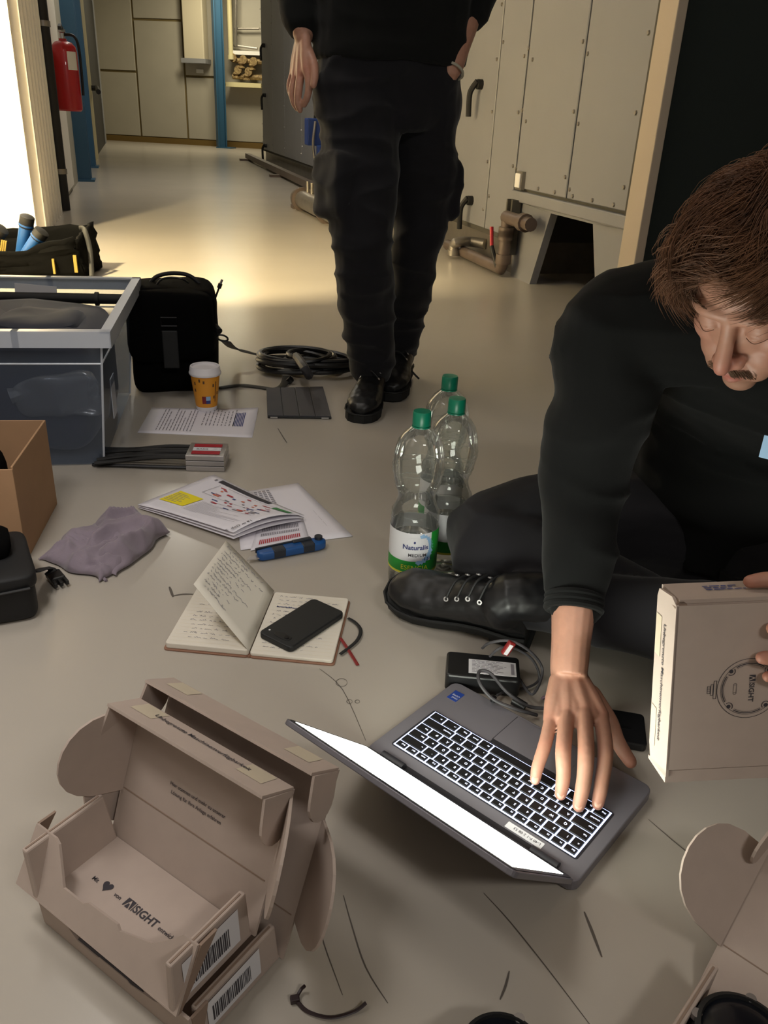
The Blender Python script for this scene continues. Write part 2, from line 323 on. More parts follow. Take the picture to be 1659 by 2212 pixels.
# ------------------------------------------------------------------ air handling units on the right
NU = 1.95
def npanel(mb,s0,s1,z0,z1,t=.03,g=.008,m=0): return cbox(mb,NU-.0,NU+t,s0+g,s1-g,z0+g,z1-g,m)
def screw(mb,s_,z_): mb.lathe([(0,-.006),(.008,-.006),(.011,0),(0,0)],6,TF(Cw(NU,s_,z_),cs,V((0,0,1))))
def handle(par, s_, z_, L=.17):
    o=Cw(NU,s_,z_); out=-cn
    MB().tube([o,o+out*.03],.028,10).build('handle_boss','black_rubber',par,smooth=True)
    return MB().tube(smooth_path([o+out*.03+V((0,0,.015)),o+out*.05-V((0,0,.02))+cs*.02,o+out*.06-V((0,0,.06))+cs*.03,o+out*.055-V((0,0,L))+cs*.035],5),.017,8).build('handle','black_rubber',par,smooth=True)
u1 = thing('air_handling_unit','long grey air handling unit with black door handles along the right','machine',Cw(NU,10))
S_D = 4.79   # door edge
joints = [4.42,4.79,5.75,6.9,8.3,9.6,10.9,12.2,13.3,14.4]
cbox(MB(),NU+.012,NU+1.2,4.42,14.45,.17,2.6).build('casing','gasket',u1)
for i,(a_,b_) in enumerate(zip(joints[:-1],joints[1:])):
    pn=npanel(MB(),a_,b_,.19,2.55).build('door_panel' if i in (1,8) else 'panel','steel_panel',u1,bevel=.004,seg=1)
    if i==1:
        for z in (.96,.33): handle(pn,5.02,z)
    if i==8:
        for z in (1.62,.96,.26): handle(pn,14.0,z,.2)
cbox(MB(),NU+.05,NU+1.2,4.42,14.45,.0,.17).build('plinth','galv',u1)
sm=MB()
for s_ in joints:
    for k in range(9):
        screw(sm,s_+.035,.3+k*.26)
        if k%3==0 and s_>4.5: screw(sm,s_-.035,.38+k*.26)
tag(sm.build('screw','galv',u1),kind='stuff')
u2 = thing('air_handling_unit','grey panelled machine with trapezoid opening below, beside the seated man','machine',Cw(NU,3.8))
cbox(MB(),NU+.012,NU+1.2,3.20,4.415,.43,2.6).build('casing','gasket',u2)
for a_,b_ in ((3.80,4.415),(3.215,3.80)): npanel(MB(),a_,b_,.45,2.55).build('panel','steel_panel',u2,bevel=.004,seg=1)
cbox(MB(),NU-.015,NU+.03,3.2,4.415,.39,.445).build('bottom_rail','steel_panel',u2,bevel=.006)
cbox(MB(),NU-.012,NU+.02,3.195,3.235,.44,2.55).build('gasket_strip','gasket',u2)
sm=MB()
for s_ in (3.8,4.38,3.26):
    for k in range(8):
        screw(sm,s_+.03,.55+k*.28)
        if s_!=3.26: screw(sm,s_-.03,.5+k*.28)
for k in range(6): screw(sm,3.35+k*.19,.475)
tag(sm.build('screw','galv',u2),kind='stuff')
# support plate with its trapezoid hole
def onn2(px,py,n=NU+.02): 
    q=ONN(px,py,n); return (q.y,max(q.z,0))
hole=[onn2(1147,616),onn2(1194,461),onn2(1285,484),onn2(1292,678)]
hole[0]=(hole[0][0],0); hole[3]=(hole[3][0],0)
def nprism(poly,n0,n1,name,m,par): 
    k=len(poly); return MB().add([Cw(n0,a_,b_) for a_,b_ in poly]+[Cw(n1,a_,b_) for a_,b_ in poly],[tuple(range(k-1,-1,-1)),tuple(range(k,2*k))]+[(i,(i+1)%k,k+(i+1)%k,k+i) for i in range(k)]).build(name,m,par)
nprism([(4.36,0),(4.36,.39),hole[1],hole[0]],NU+.01,NU+.05,'support_leg','steel_panel',u2)
nprism([(4.36,.392),(3.2,.392),hole[2],hole[1]],NU+.01,NU+.05,'support_plate','steel_panel',u2)
nprism([(3.2,.39),(3.2,0),hole[3],hole[2]],NU+.01,NU+.05,'support_leg','steel_panel',u2)
cbox(MB(),NU+1.1,NU+1.2,3.2,4.41,0,.43).build('rear_shade_plate','dark_recess',u2); cbox(MB(),NU+.06,NU+1.2,3.2,3.24,0,.43).build('side_shade_plate','dark_recess',u2)  # dark plates added to enclose the space below so it stays unlit
pst = thing('steel_post','beige steel post at the near end of the machine','post',Cw(NU,3.12))
cbox(MB(),NU-.03,NU+.012,3.07,3.195,0,HC-.01).build('shaft','post_paint',pst,bevel=.004); cbox(MB(),NU-.05,NU+.04,3.06,3.195,0,.015).build('foot_plate','post_paint',pst)
# dark recess behind the post
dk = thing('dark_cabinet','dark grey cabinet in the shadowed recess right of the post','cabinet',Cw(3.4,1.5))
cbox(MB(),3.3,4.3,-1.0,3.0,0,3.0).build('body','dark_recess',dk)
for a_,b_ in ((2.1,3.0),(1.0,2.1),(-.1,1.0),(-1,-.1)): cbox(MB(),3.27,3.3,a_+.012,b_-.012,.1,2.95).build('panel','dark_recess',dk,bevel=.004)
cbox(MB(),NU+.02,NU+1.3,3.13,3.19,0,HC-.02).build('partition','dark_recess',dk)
c0=ONN(1650,330,3.1); tag(MB().tube([Cw(3.1,c0.y,.4),Cw(3.1,c0.y,2.4)],.012,8).build('conduit','galv',smooth=True),'thin pale vertical conduit in the dark recess above the seated man','pipe')
# fittings on the units
sg=ONN(1124,390,NU-.01); d=thing('wall_switch','small white square switch plate at the machine panel corner','switch',Cw(NU-.01,sg.y,sg.z))
cbox(MB(),NU-.02,NU,sg.y-.04,sg.y+.04,sg.z-.045,sg.z+.045).build('plate','galv',d); cbox(MB(),NU-.03,NU-.02,sg.y-.03,sg.y+.03,sg.z-.035,sg.z+.035).build('rocker','white_paper',d,bevel=.004)
d=thing('trap_pipe','brown drain trap pipe with red lever by the trapezoid opening','pipe',G(1083,604))
b0=G(1083,600); cc=CF(b0); n_,s_=cc.x,cc.y
top=ONN(1097,470,n_).z
MB().tube(smooth_path([Cw(n_,s_+.9,.045),Cw(n_,s_+.12,.045),Cw(n_,s_+.02,.05),Cw(n_,s_-.0,.12),Cw(n_,s_,.2),Cw(n_,s_,top-.05),Cw(n_,s_,top)],5),.032,12).build('pipe_run','brown_pipe',d,smooth=True)
MB().tube([Cw(n_,s_+.02,top),Cw(n_+.0,s_-.3,top)],.034,12).build('pipe_run','brown_pipe',d,smooth=True)
for z in (top-.09,.24,.1): MB().tube([Cw(n_,s_,z-.025),Cw(n_,s_,z+.025)],.042,12).build('union_collar','brown_pipe',d,smooth=True)
MB().tube([Cw(n_,s_-.24,top),Cw(n_,s_-.19,top)],.046,12).build('union_collar','brown_pipe',d,smooth=True)
rl=ONN(1062,490,n_-.03); rl2=ONN(1062,532,n_-.03)
MB().tube([Cw(n_-.03,rl.y,rl.z),Cw(n_-.03,rl2.y,rl2.z)],.011,8).build('lever','red_paint',d,smooth=True); MB().tube([Cw(n_-.03,rl2.y,rl2.z),Cw(n_-.02,s_+.03,rl2.z-.1),Cw(n_,s_,rl2.z-.11)],.012,8).build('lever_stem','black_rubber',d,smooth=True)
br=thing('pipe_bracket','dark steel channel bracket behind the trap pipe','bracket',Cw(NU-.02,4.37,.1)); cbox(MB(),NU-.03,NU+.0,4.30,4.38,.12,.40).build('channel','gasket',br); cbox(MB(),NU-.05,NU-.03,4.30,4.315,.12,.40).build('lip','gasket',br); cbox(MB(),NU-.05,NU-.03,4.365,4.38,.12,.40).build('lip','gasket',br)
d=thing('drain_elbow','short grey drain elbow sticking out of the machine plinth','pipe',Cw(NU,4.95,.1)); e1=ONN(1022,522,NU); e2=ONN(985,522,NU-.12)
MB().tube(smooth_path([Cw(NU+.045,e1.y-.1,e1.z),Cw(NU-.02,e1.y,e1.z),Cw(NU-.12,e2.y-.03,e2.z),Cw(NU-.13,e2.y,e2.z-.02),Cw(NU-.13,e2.y,e2.z-.07)],5),.03,12).build('pipe_run','galv',d,smooth=True)
MB().tube([Cw(NU-.13,e2.y,e2.z-.05),Cw(NU-.13,e2.y,e2.z-.08)],.037,12).build('collar','galv',d,smooth=True)
# low pipework along the far plinth
d=thing('floor_pipe','silver flanged pipe on the floor by the walking man','pipe',G(680,480)); f1=CF(G(645,450)); f2=CF(G(722,492))
a0=Cw(f1.x,f1.y,.09); a1=Cw(f2.x+.02,f2.y-.1,.09)
MB().tube([a0,a1],.075,16).build('pipe_run','galv',d,smooth=True); 
for t in (.12,.75): q=a0.lerp(a1,t); u=(a1-a0).normalized(); MB().tube([q-u*.02,q+u*.02],.1,16).build('flange','brown_pipe',d,smooth=True)
MB().tube([a0+V((0,0,0)),a0+cs*.12+V((0,0,-.03)),a0+cs*.25+cn*.2],.06,12).build('elbow','galv',d,smooth=True)
for t in (.25,.36,.6): q=a0.lerp(a1,t); MB().tube([q+V((0,0,.06)),q+V((0,0,.16))],.014,8).build('nipple','galv',d,smooth=True)
MB().box((-.06,-.06,0),(.06,.06,.03),T=Matrix.Translation(V((a0.x,a0.y,0)))).build('foot','brown_pipe',d); MB().box((-.06,-.06,0),(.06,.06,.03),T=Matrix.Translation(V((a1.x,a1.y,0)))).build('foot','brown_pipe',d)
d=thing('floor_rail','brown steel rail along the base of the far machine','rail',Cw(1.7,11)); cbox(MB(),1.72,1.80,8.4,14.9,.03,.10).build('rail_bar','brown_pipe',d)
for s_ in (8.6,11.2,14.6): cbox(MB(),1.6,1.95,s_,s_+.1,0,.03).build('cross_foot','brown_pipe',d)
bv=ONN(675,285,NU-.15); d=thing('valve_actuator','blue valve actuator with hanging cable on the machine behind the man','actuator',Cw(NU-.1,bv.y,bv.z))
cbox(MB(),NU-.22,NU-.06,bv.y-.09,bv.y+.09,bv.z-.13,bv.z+.13).build('housing','blue_plastic',d,bevel=.012); cbox(MB(),NU-.14,NU-.001,bv.y-.3,bv.y-.16,bv.z-.3,bv.z-.12).build('junction_box','blue_plastic',d,bevel=.01)
MB().tube([Cw(NU-.12,bv.y,bv.z+.13),Cw(NU-.12,bv.y,bv.z+.2),Cw(NU-.001,bv.y,bv.z+.22)],.02,8).build('spindle','black_rubber',d,smooth=True)
MB().tube(smooth_path([Cw(NU-.14,bv.y-.1,bv.z+.1),Cw(NU-.18,bv.y-.2,bv.z-.15),Cw(NU-.12,bv.y-.25,bv.z-.4),Cw(NU-.02,bv.y-.3,.15)]),.014,8).build('cable','galv',d,smooth=True)
# floor scuffs
def scuff(pts,wd,nm='scuff_mark'):
    P=smooth_path([G(*p) for p in pts],4); mb=MB(); mb.open=1
    L=[]; 
    for i,p in enumerate(P):
        t=frame_of(P,i); nn=V((-t.y,t.x,0)); k=wd*(.35+.65*math.sin(math.pi*(i+.5)/len(P))); L+=[p+nn*k+V((0,0,.0006)),p-nn*k+V((0,0,.0006))]
    mb.add(L,[(2*i,2*i+1,2*i+3,2*i+2) for i in range(len(P)-1)]); o=mb.build(nm,'floor_scuff',fl); return o
scuff([(1262,1970),(1280,2015),(1300,2068)],.0016); scuff([(1100,2098),(1092,2130),(1080,2160)],.0012)
scuff([(742,1935),(760,2000),(790,2090),(838,2168)],.0008); scuff([(1045,1930),(1100,1990),(1180,2090),(1275,2215)],.0007)
scuff([(690,1445),(740,1490),(790,1600)],.0006); scuff([(366,1268),(374,1290)],.0025); scuff([(372,1288),(395,1284),(418,1284)],.002)
scuff([(600,925),(612,945),(620,957)],.0015); scuff([(1400,1770),(1470,1830),(1560,1900)],.0006); scuff([(690,1990),(700,2040),(740,2150)],.0006); scuff([(1200,1100),(1210,1112)],.001)
for (x,y,r_) in ((738,1475,12),(755,1516,6),(772,1516,5)):
    scuff([(x+r_*math.cos(a_),y+r_*.7*math.sin(a_)) for a_ in [i*math.pi/5 for i in range(11)]],.0006,'ring_stain')
# ------------------------------------------------------------------ objects on the floor
mat('kraft','b5a499',.75,noise=(40,.05),bump=(250,.05,.0004)); mat('kraft_brown','b18b68',.8,noise=(20,.06)); mat('kraft_edge','8d7869',.85)
mat('ink','38343a',.8); mat('ink_soft','88848c',.8); mat('label_white','d9d8dc',.5); mat('clear_tape','c9bca6',.35)
mat('black_fabric','060606',.95,spec=.08,sheen=0,bump=(300,.3,.001)); mat('black_plastic','121214',.4); mat('black_soft','0f0f11',.65); mat('dark_metal','3a3a3c',.35,.9)
mat('silver','bdbabb',.35,.8); mat('label_red','a4162a',.5); mat('orange_cup','dc9326',.5); mat('cup_white','e4e0e4',.45); mat('ink_red','b03440',.8); mat('ink_blue','30407e',.8)
mat('paper','e0dce4',.7); mat('paper_cream','dcd5c8',.8); mat('yellow_print','ecd90f',.7); mat('green_print','3f7f4a',.7); mat('orange_print','cf6a4a',.7)
mat('knife_blue','174a86',.4); mat('knife_dark','20242e',.5); mat('grey_cloth','8d808c',.9,noise=(14,.22),sheen=.3,bump=(220,.5,.001)); mat('book_brown','8a6450',.6); mat('page_edge','d2c3a0',.8)
mat('phone_black','0f1114',.55); mat('tablet_case','32323a',.6,bump=(400,.1,.0005)); mat('laptop_grey','7a777e',.45,.35); mat('laptop_dark','26252a',.5); mat('key_black','0b0b0e',.5)
mat('backlight','c8d4ff',.5,emit=('c6d2ff',1.7)); mat('key_glyph','dfe6ff',.5,emit=('dfe6ff',1.6)); mat('screen_on','ffffff',.3,emit=('fbfff0',17.0)); mat('sticker_blue','1c3c8c',.35)
mat('cap_green','0c7357',.35); mat('bottle_green','1f8f32',.5); mat('bottle_blue','8fb4d8',.5); mat('bottle_yellow','d6cf3a',.5); mat('text_navy','1d2a6b',.5); mat('tag_red','7a1b1b',.5)
mat('cable_grey','3b393c',.5); mat('tool_brown','5a3d28',.7); mat('tool_yellow','8a732c',.7); mat('dome_black','0d1018',.28,coat=.3); mat('tie_brown','2a1a1c',.5)
clear_mat('bin_clear','8e9bb0',.20,.18,'dde4ee',.5); clear_mat('bin_rim','d8dde8',.80,.3,'e6ecf4',.5); clear_mat('bottle_clear','dfe4e1',.04,.05,'f8faf8',.7); clear_mat('poly_bag','b9b9bb',.22,.12,'d8d8da',1.0)
m=mat('water','ffffff',.02); m.node_tree.nodes['Principled BSDF'].inputs['Transmission Weight'].default_value=1; m.node_tree.nodes['Principled BSDF'].inputs['IOR'].default_value=1.33
def blob(mb,c,r,e1=.4,e2=.4,amp=0,fr=4,seed=0,T=None,n=28,bottom=None,m=0):
    sg=lambda x,e: math.copysign(abs(x)**e,x); vs=[]; k=n//2+1
    for i in range(k):
        p=-math.pi/2+math.pi*i/(k-1)
        for j in range(n):
            a=2*math.pi*j/n; q=V((sg(math.cos(p),e1)*sg(math.cos(a),e2)*r[0],sg(math.cos(p),e1)*sg(math.sin(a),e2)*r[1],sg(math.sin(p),e1)*r[2]))
            if amp:
                d=nvec(V((q.x,q.y,q.z))*fr+V((seed*7.1,seed*3.3,0))); q=q+d*amp
            q=q+V(c)
            if bottom is not None: q.z=max(q.z,bottom)
            vs.append(T@q if T else q)
    return mb.add(vs,[(i*n+j,i*n+(j+1)%n,(i+1)*n+(j+1)%n,(i+1)*n+j) for i in range(k-1) for j in range(n)],m)
def slab(mb,a,b,c,d,t,m=0):     # quad sheet of thickness t
    a,b,c,d=map(V,(a,b,c,d)); n=(b-a).cross(d-a).normalized()*t; return mb.hexa([a,b,c,d],[a+n,b+n,c+n,d+n],m)
def sheet_poly(mb,T,poly,t=.003,m=0): return mb.prism(poly,0,t,T,m)
def frame(p,q,z=None):          # frame on the floor: origin p, x towards q
    x=(V(q)-V(p)); x.z=0; x.normalize(); return TF(p,x,V((-x.y,x.x,0)))
def scrawl(mb,T,x,y,wd,hh,rng,th=.0004,z=.0003,m=0):     # a line of handwriting
    px=x; pts=[]
    while px<x+wd:
        for k in range(rng.randint(3,8)):
            pts.append(V((px,y+rng.uniform(-.1,1)*hh*(1 if k%2 else .25),z))); px+=hh*rng.uniform(.22,.5)
        if len(pts)>1:
            for a,b in zip(pts[:-1],pts[1:]):
                d=(b-a); nn=V((-d.y,d.x,0)); nn=nn.normalized()*th if nn.length>0 else nn
                mb.add([T@(a+nn),T@(a-nn),T@(b-nn),T@(b+nn)],[(0,1,2,3)],m)
        pts=[]; px+=hh*rng.uniform(.5,1.)
def rule_lines(mb,T,x,y,wd,n,dy,th,z=.0004,rng=None,m=0):
    for i in range(n):
        px=x; e=x+wd*(rng.uniform(.6,1) if rng else 1)
        while px<e:
            l=rng.uniform(.004,.013) if rng else wd
            mb.add([T@V(p) for p in ((px,y-i*dy,z),(min(px+l,e),y-i*dy,z),(min(px+l,e),y-i*dy+th,z),(px,y-i*dy+th,z))],[(0,1,2,3)],m); px+=l+.0016
def barcode(mb,T,x,y,wd,hh,z,rng,m=0):
    px=x
    while px<x+wd:
        l=rng.choice((.0008,.0012,.002)); mb.add([T@V(p) for p in ((px,y,z),(px+l,y,z),(px+l,y+hh,z),(px,y+hh,z))],[(0,1,2,3)],m); px+=l+rng.choice((.0008,.0012))
rng=random.Random(11)
# ---- mailer boxes
KT=.003
def mailer(name,label,O,X,Y,L,Wd,H,lid_ang,band_ang=95,front='lean',prints=True,sticker=True,group='open mailer boxes',LW=None,splay=(.12,.72)):
    T0=TF(O,X,Y); T0=Matrix.Translation(V(O)) @ Matrix(((X.x,Y.x,0,0),(X.y,Y.y,0,0),(0,0,1,0),(0,0,0,1)))   # x along hinge, y hinge->front (left-handed plan is fine: parts are built explicitly)
    t=thing(name,label,'box',Matrix.Translation(V(O)),group)
    P=lambda x,y,z: V(O)+X*x+Y*y+V((0,0,z))
    MB().hexa([P(0,0,0),P(L,0,0),P(L,Wd,0),P(0,Wd,0)],[P(0,0,KT),P(L,0,KT),P(L,Wd,KT),P(0,Wd,KT)]).build('base_panel','kraft',t)
    for sx,x0 in ((-1,0),(1,L)):     # double side walls, flared a little
        f=.012*sx if sx<0 else -.003; w_=.008*-sx
        q=[P(x0,0,0),P(x0,Wd,0),P(x0+w_,Wd,0),P(x0+w_,0,0)]; q2=[P(x0+f,.002,H),P(x0+f,Wd-.004,H),P(x0+f+w_,Wd-.004,H),P(x0+f+w_,.002,H)]
        sw=MB().hexa(q,q2).build('side_wall','kraft',t,bevel=.002)
        MB().hexa([P(x0+f+w_*.35,.006,H),P(x0+f+w_*.35,Wd-.006,H),P(x0+f+w_*.6,Wd-.006,H),P(x0+f+w_*.6,.006,H)],[P(x0+f+w_*.35,.006,H+.0006),P(x0+f+w_*.35,Wd-.006,H+.0006),P(x0+f+w_*.6,Wd-.006,H+.0006),P(x0+f+w_*.6,.006,H+.0006)]).build('fold_seam','kraft_edge',sw)
        if sx>0 and sticker:
            ux=(P(L,0,0)-P(L,Wd,0)).normalized(); uz=(P(L+f,0,H)-P(L,0,0)).normalized(); TT=TF(P(L,Wd-.014,.010),ux,uz)
            TT=Matrix.Translation(ux.cross(uz).normalized()*.0012*(1 if ux.cross(uz).dot(X)>0 else -1)) @ TT
            st=MB().add([TT@V(p) for p in ((0,0,0),(.07,0,0),(.07,H*.72,0),(0,H*.72,0))],[(0,1,2,3)]).build('sticker','label_white',sw)
            b=MB(); barcode(b,TT,.006,.006,.05,H*.4,.0004*(1 if ux.cross(uz).dot(X)>0 else -1),rng); tag(b.build('barcode','ink',sw),kind='stuff')
    # notched front panel
    xs=[-.028,L+.003]; zb_,zt_=0,H; yb,yt=Wd-.002,Wd-.034
    if front!='lean': yb,yt=Wd,Wd+.004; xs=[0,L]
    e=(P(0,yt,zt_)-P(0,yb,zb_)); hh=e.length; TT=TF(P(xs[0],yb,zb_),X,e); w_=xs[1]-xs[0]
    poly=[(0,0),(w_,0),(w_-.002,hh),(w_-.020,hh),(w_-.034,hh*.80),(w_-.050,hh*.62),(w_*.62,hh*.46),(w_*.60,hh*.52),(w_*.42,hh*.50),(w_*.40,hh*.44),(w_*.27,hh*.44),(w_*.17,hh*.95),(w_*.14,hh),(.002,hh)]
    fp=MB(); fp.prism(poly,0,KT,TT); fp=fp.build('front_panel','kraft',t)
    for a in (0,w_): 
        q=TT@V((a,0,0)); q1=TT@V((a,hh,0)); MB().hexa([q,q+Y*-.004,q+Y*-.004+X*.003*(1 if a==0 else -1),q+X*.003*(1 if a==0 else -1)],[q1,q1-Y*.02,q1-Y*.02+X*.003*(1 if a==0 else -1),q1+X*.003*(1 if a==0 else -1)]).build('dust_flap','kraft_edge',t)
    # back wall + lid, band, ears, side flaps
    la=R(lid_ang); ld=(-Y*math.sin(la)+V((0,0,math.cos(la)))); LW=LW or Wd+H
    TL=TF(P(0,0,0),X,ld); nrm=X.cross(ld); sgn=1 if nrm.dot(Y)>0 else -1     # sgn*z looks towards the front
    lp=MB().prism([(-.004,.0),(L+.004,.0),(L+.006,LW),(-.006,LW)],0,-sgn*KT,TL).build('lid_panel','kraft',t)
    MB().prism([(0,H),(L,H),(L,H+.0012),(0,H+.0012)],0,sgn*.0006,TL).build('fold_seam','kraft_edge',lp)
    ba=R(band_ang); bdv=(nrm*sgn*math.sin(ba)+ld*-math.cos(ba)*-1*0+ld*math.cos(ba)); bdv=(nrm*sgn*math.sin(ba)+ld*(-math.cos(ba))).normalized()
    pt=TL@V((0,LW,0)); bw=.046; TB=TF(pt,X,bdv); nb=X.cross(bdv); sb=1 if nb.dot(ld)>0 else -1
    bp=MB().prism([(-.006,0),(L+.006,0),(L+.004,bw),(-.004,bw)],0,sb*KT,TB).build('lid_band','kraft',t)
    for x0,sx in ((-.004,-1),(L+.004,1)):
        ear=[(0,0)]+[(bw*(.5+.5*math.sin(a))*1.0, .042*math.sin(math.pi/2*0+math.pi*0)+.0) for a in []]
        dn=-ld; q=TB@V((x0,0,0)); TE=TF(q,bdv,dn*1.0+X*sx*.15)
        ear=[(.002,0),(bw-.002,0)]+[(bw/2-.002+ (bw/2-.002)*math.cos(a), .026+ .022*math.sin(a)) for a in [math.pi*i/8 for i in range(9)]]
        MB().prism(ear,0,KT,TE).build('band_ear','kraft',t)
        for pa,pb in (((.02,.012),(.052,.012)),):
            xx = .01 if sx<0 else L-.045
            MB().add([TB@V((xx,.002,sb*(KT+.0004))),TB@V((xx+.032,.002,sb*(KT+.0004))),TB@V((xx+.032,.028,sb*(KT+.0004))),TB@V((xx,.028,sb*(KT+.0004)))],[(0,1,2,3)]).build('tape','clear_tape',bp)
        # big rounded side flap of the lid, pointing to the front
        q=TL@V((x0,H*.95,0)); fw=Wd*.98; TS=TF(q,ld,nrm*sgn*1+X*sx*(splay[0] if sx<0 else splay[1]))
        fl_=[(0,0)]+[(fw*.5+fw*.5*-math.cos(a), .086*math.sin(a)**.6) for a in [math.pi*i/12 for i in range(1,12)]]+[(fw,0)]
        MB().prism(fl_,0,KT,TS).build('lid_side_flap','kraft',t)
    if prints:
        flip=lambda T_: T_
        ax=X if True else -X
        # slogan outside the band, read from the front
        TT=TF(TB@V((L*.5,bw*.40,sb*(KT+.0008))),X,-bdv) if (X.cross(-bdv)).dot(ld)>0 else TF(TB@V((L*.5,bw*.42,sb*(KT+.0008))),X,-bdv)
        MB().text('Unbegrenzte Maschinenverfügbarkeit',.0088,TT,bold=.012,align='CENTER').build('printed_text','ink',bp)
        # base print
        TT=TF(P(.030,Wd-.048,KT+.0006),X,-Y); b=MB()
        b.text('Mit',.0066,TT,bold=.01); 
        hx=.021; hs=.0065; hp=[(hx+hs*(16*math.sin(a)**3)/16,.0035+hs*(13*math.cos(a)-5*math.cos(2*a)-2*math.cos(3*a)-math.cos(4*a))/16) for a in [2*math.pi*i/24 for i in range(24)]]
        b.add([TT@V((p[0],p[1],0)) for p in hp],[tuple(range(24))])
        b.text('von',.0066,TT@Matrix.Translation((.034,0,0)),bold=.01)
        aisight(b,TT@Matrix.Translation((.050,-.001,0)),.0105); b.text('entwickelt',.0066,TT@Matrix.Translation((.099,0,0)),bold=.01); b.build('printed_text','ink',t)
        # two small lines inside the lid (the code square above them is left out)
        TT=TF(TL@V((L*.5,H+.035,sgn*.0008)),X,ld); b=MB(); b.text('Hier scannen und mehr zu unserer',.0056,TT,bold=.01,align='CENTER'); b.text('Lösung für Ihre Anlage erfahren',.0056,TT@Matrix.Translation((0,-.0085,0)),bold=.01,align='CENTER'); b.build('printed_text','ink',lp)
    return t
def aisight(b,T,h,m=0):          # block with a slanted A and I cut out, then SIGHT
    w_=h*1.25; z=0
    q=lambda pts: b.add([T@V((p[0]*h,p[1]*h,z)) for p in pts],[tuple(range(len(pts)))],m)
    q([(-.05,-.08),(.06,-.08),(.46,.86),(-.05,.86)]); q([(.26,-.08),(.72,-.08),(.54,.40),(.40,.40)]) ; q([(.46,.86),(.52,.86),(.88,-.08),(.98,-.08),(.98,.86)]); q([(1.12,-.08),(1.2,-.08),(1.2,.86),(1.12,.86)])
    b.text('SIGHT',h*1.12,T@Matrix.Translation((1.26*h,0,0)),bold=.02)
hl,hr=G(245,1805,.05),G(510,1995,.05); BX=(hr-hl).normalized(); BY=W(BX.x,BX.y,0); BY=V((BX.y,-BX.x,0))
if BY.dot(hl)>0: BY=-BY
# the open one with the heart print stands in the tray of a second open one
mailer('mailer_box','open mailer box with heart print and slogan, stacked on top of another open one',hl,BX,BY,.205,.100,.058,21)
s0,s1=G(458,2192,.05),G(622,2012,.05); Y2=(s0-s1); Y2.z=0; Y2.normalize(); X2=V((-Y2.y,Y2.x,0))
if X2.dot(BX)<0: X2=-X2
t=mailer('mailer_box','lower open mailer box with barcode sticker, carrying the heart print box in its tray',V((s1.x,s1.y,.0015))-X2*.236,X2,Y2,.224,.112,.047,24,front='up',LW=.208,prints=False,splay=(.12,1.1))
P=lambda x,y,z: V((s1.x,s1.y,.0015))-X2*.236+X2*x+Y2*y+V((0,0,z))
MB().hexa([P(.06,.1155,.022),P(.16,.1155,.022),P(.16,.1162,.022),P(.06,.1162,.022)],[P(.065,.1155,.028),P(.155,.1155,.028),P(.155,.1162,.028),P(.065,.1162,.028)]).build('thumb_slot','ink',t)
# third open box at the lower right with a black sensor in it
o3=G(1668,2085,.0); X3=(G(1520,2035,.05)-G(1640,2115,.05)); X3.z=0; X3.normalize(); Y3=(G(1425,2215,.05)-G(1510,2050,.05)); Y3.z=0; Y3.normalize(); Y3=(Y3-X3*Y3.dot(X3)).normalized()
O3=G(1496,2048,.055); O3.z=.0015
mailer('mailer_box','open mailer box cut off by the lower right corner, black sensor dome inside',O3-X3*.017+Y3*.0+(-X3)*.205,X3,Y3,.205,.115,.055,58,front='up',prints=False,sticker=False,splay=(.9,.9),LW=.185)
def sensor(label,c,r,ca=0.):
    t=thing('sensor','%s'%label,'sensor',c); T=Matrix.Translation(c)
    MB().lathe([(0,0),(r*.96,0),(r,.006),(r,.03),(r*.96,.04),(r*.82,.048),(r*.5,.053),(0,.055)],40,T).build('housing','dome_black',t,smooth=True)
    MB().lathe([(r*.84,.044),(r*.9,.049),(r*.8,.052),(r*.76,.047)],40,T).build('cover_ring','black_soft',t,smooth=True)
    for k in range(4):
        a=R(45+90*k); MB().lathe([(0,.0),(.005,0),(.005,.006),(0,.006)],10,T@Matrix.Translation((r*.88*math.cos(a),r*.88*math.sin(a),.044))).build('screw','silver',t,smooth=True)
    cd_=W(math.cos(ca),math.sin(ca)); MB().tube([c+cd_*(r*.95)+V((0,0,.02)),c+cd_*(r*1.3)+V((0,0,.02))],[.011,.009],12).build('connector','dark_metal',t,smooth=True)
c=G(1575,2165,.05); sensor('black round sensor with metal screw inside the box at lower right',V((c.x,c.y,.006))+W(0,-.035),.047)
c=G(1076,2188,.045); sensor('black round sensor at the bottom edge right of the cable tie',V((c.x,c.y,.0))+W(.0,-.040),.043,-1.5)
# held box
LT,LB,RB=AT(1462,1298,.70),AT(1437,1690,.66),AT(1652,1702,.665)
hy=(LT-LB); HL=hy.length; hy.normalize(); hx=(RB-LB); HW=hx.length; hx=(hx-hy*hx.dot(hy)).normalized(); hz=hx.cross(hy); HD=.050; HW=.117
t=thing('mailer_box','closed mailer box held up beside the laptop, round device drawing on its front','box',LB)
HP=lambda x,y,z: LB+hx*x+hy*y-hz*z          # z goes away from the front face
MB().hexa([HP(.003,.004,.003),HP(HW-.003,.004,.003),HP(HW-.003,HL-.004,.003),HP(.003,HL-.004,.003)],[HP(.003,.004,HD-.002),HP(HW-.003,.004,HD-.002),HP(HW-.003,HL-.004,HD-.002),HP(.003,HL-.004,HD-.002)]).build('carton_body','kraft',t)
MB().hexa([HP(.001,.014,0),HP(HW,.014,0),HP(HW,HL-.006,0),HP(.001,HL-.006,0)],[HP(.001,.014,KT),HP(HW,.014,KT),HP(HW,HL-.006,KT),HP(.001,HL-.006,KT)]).build('front_panel','kraft',t)
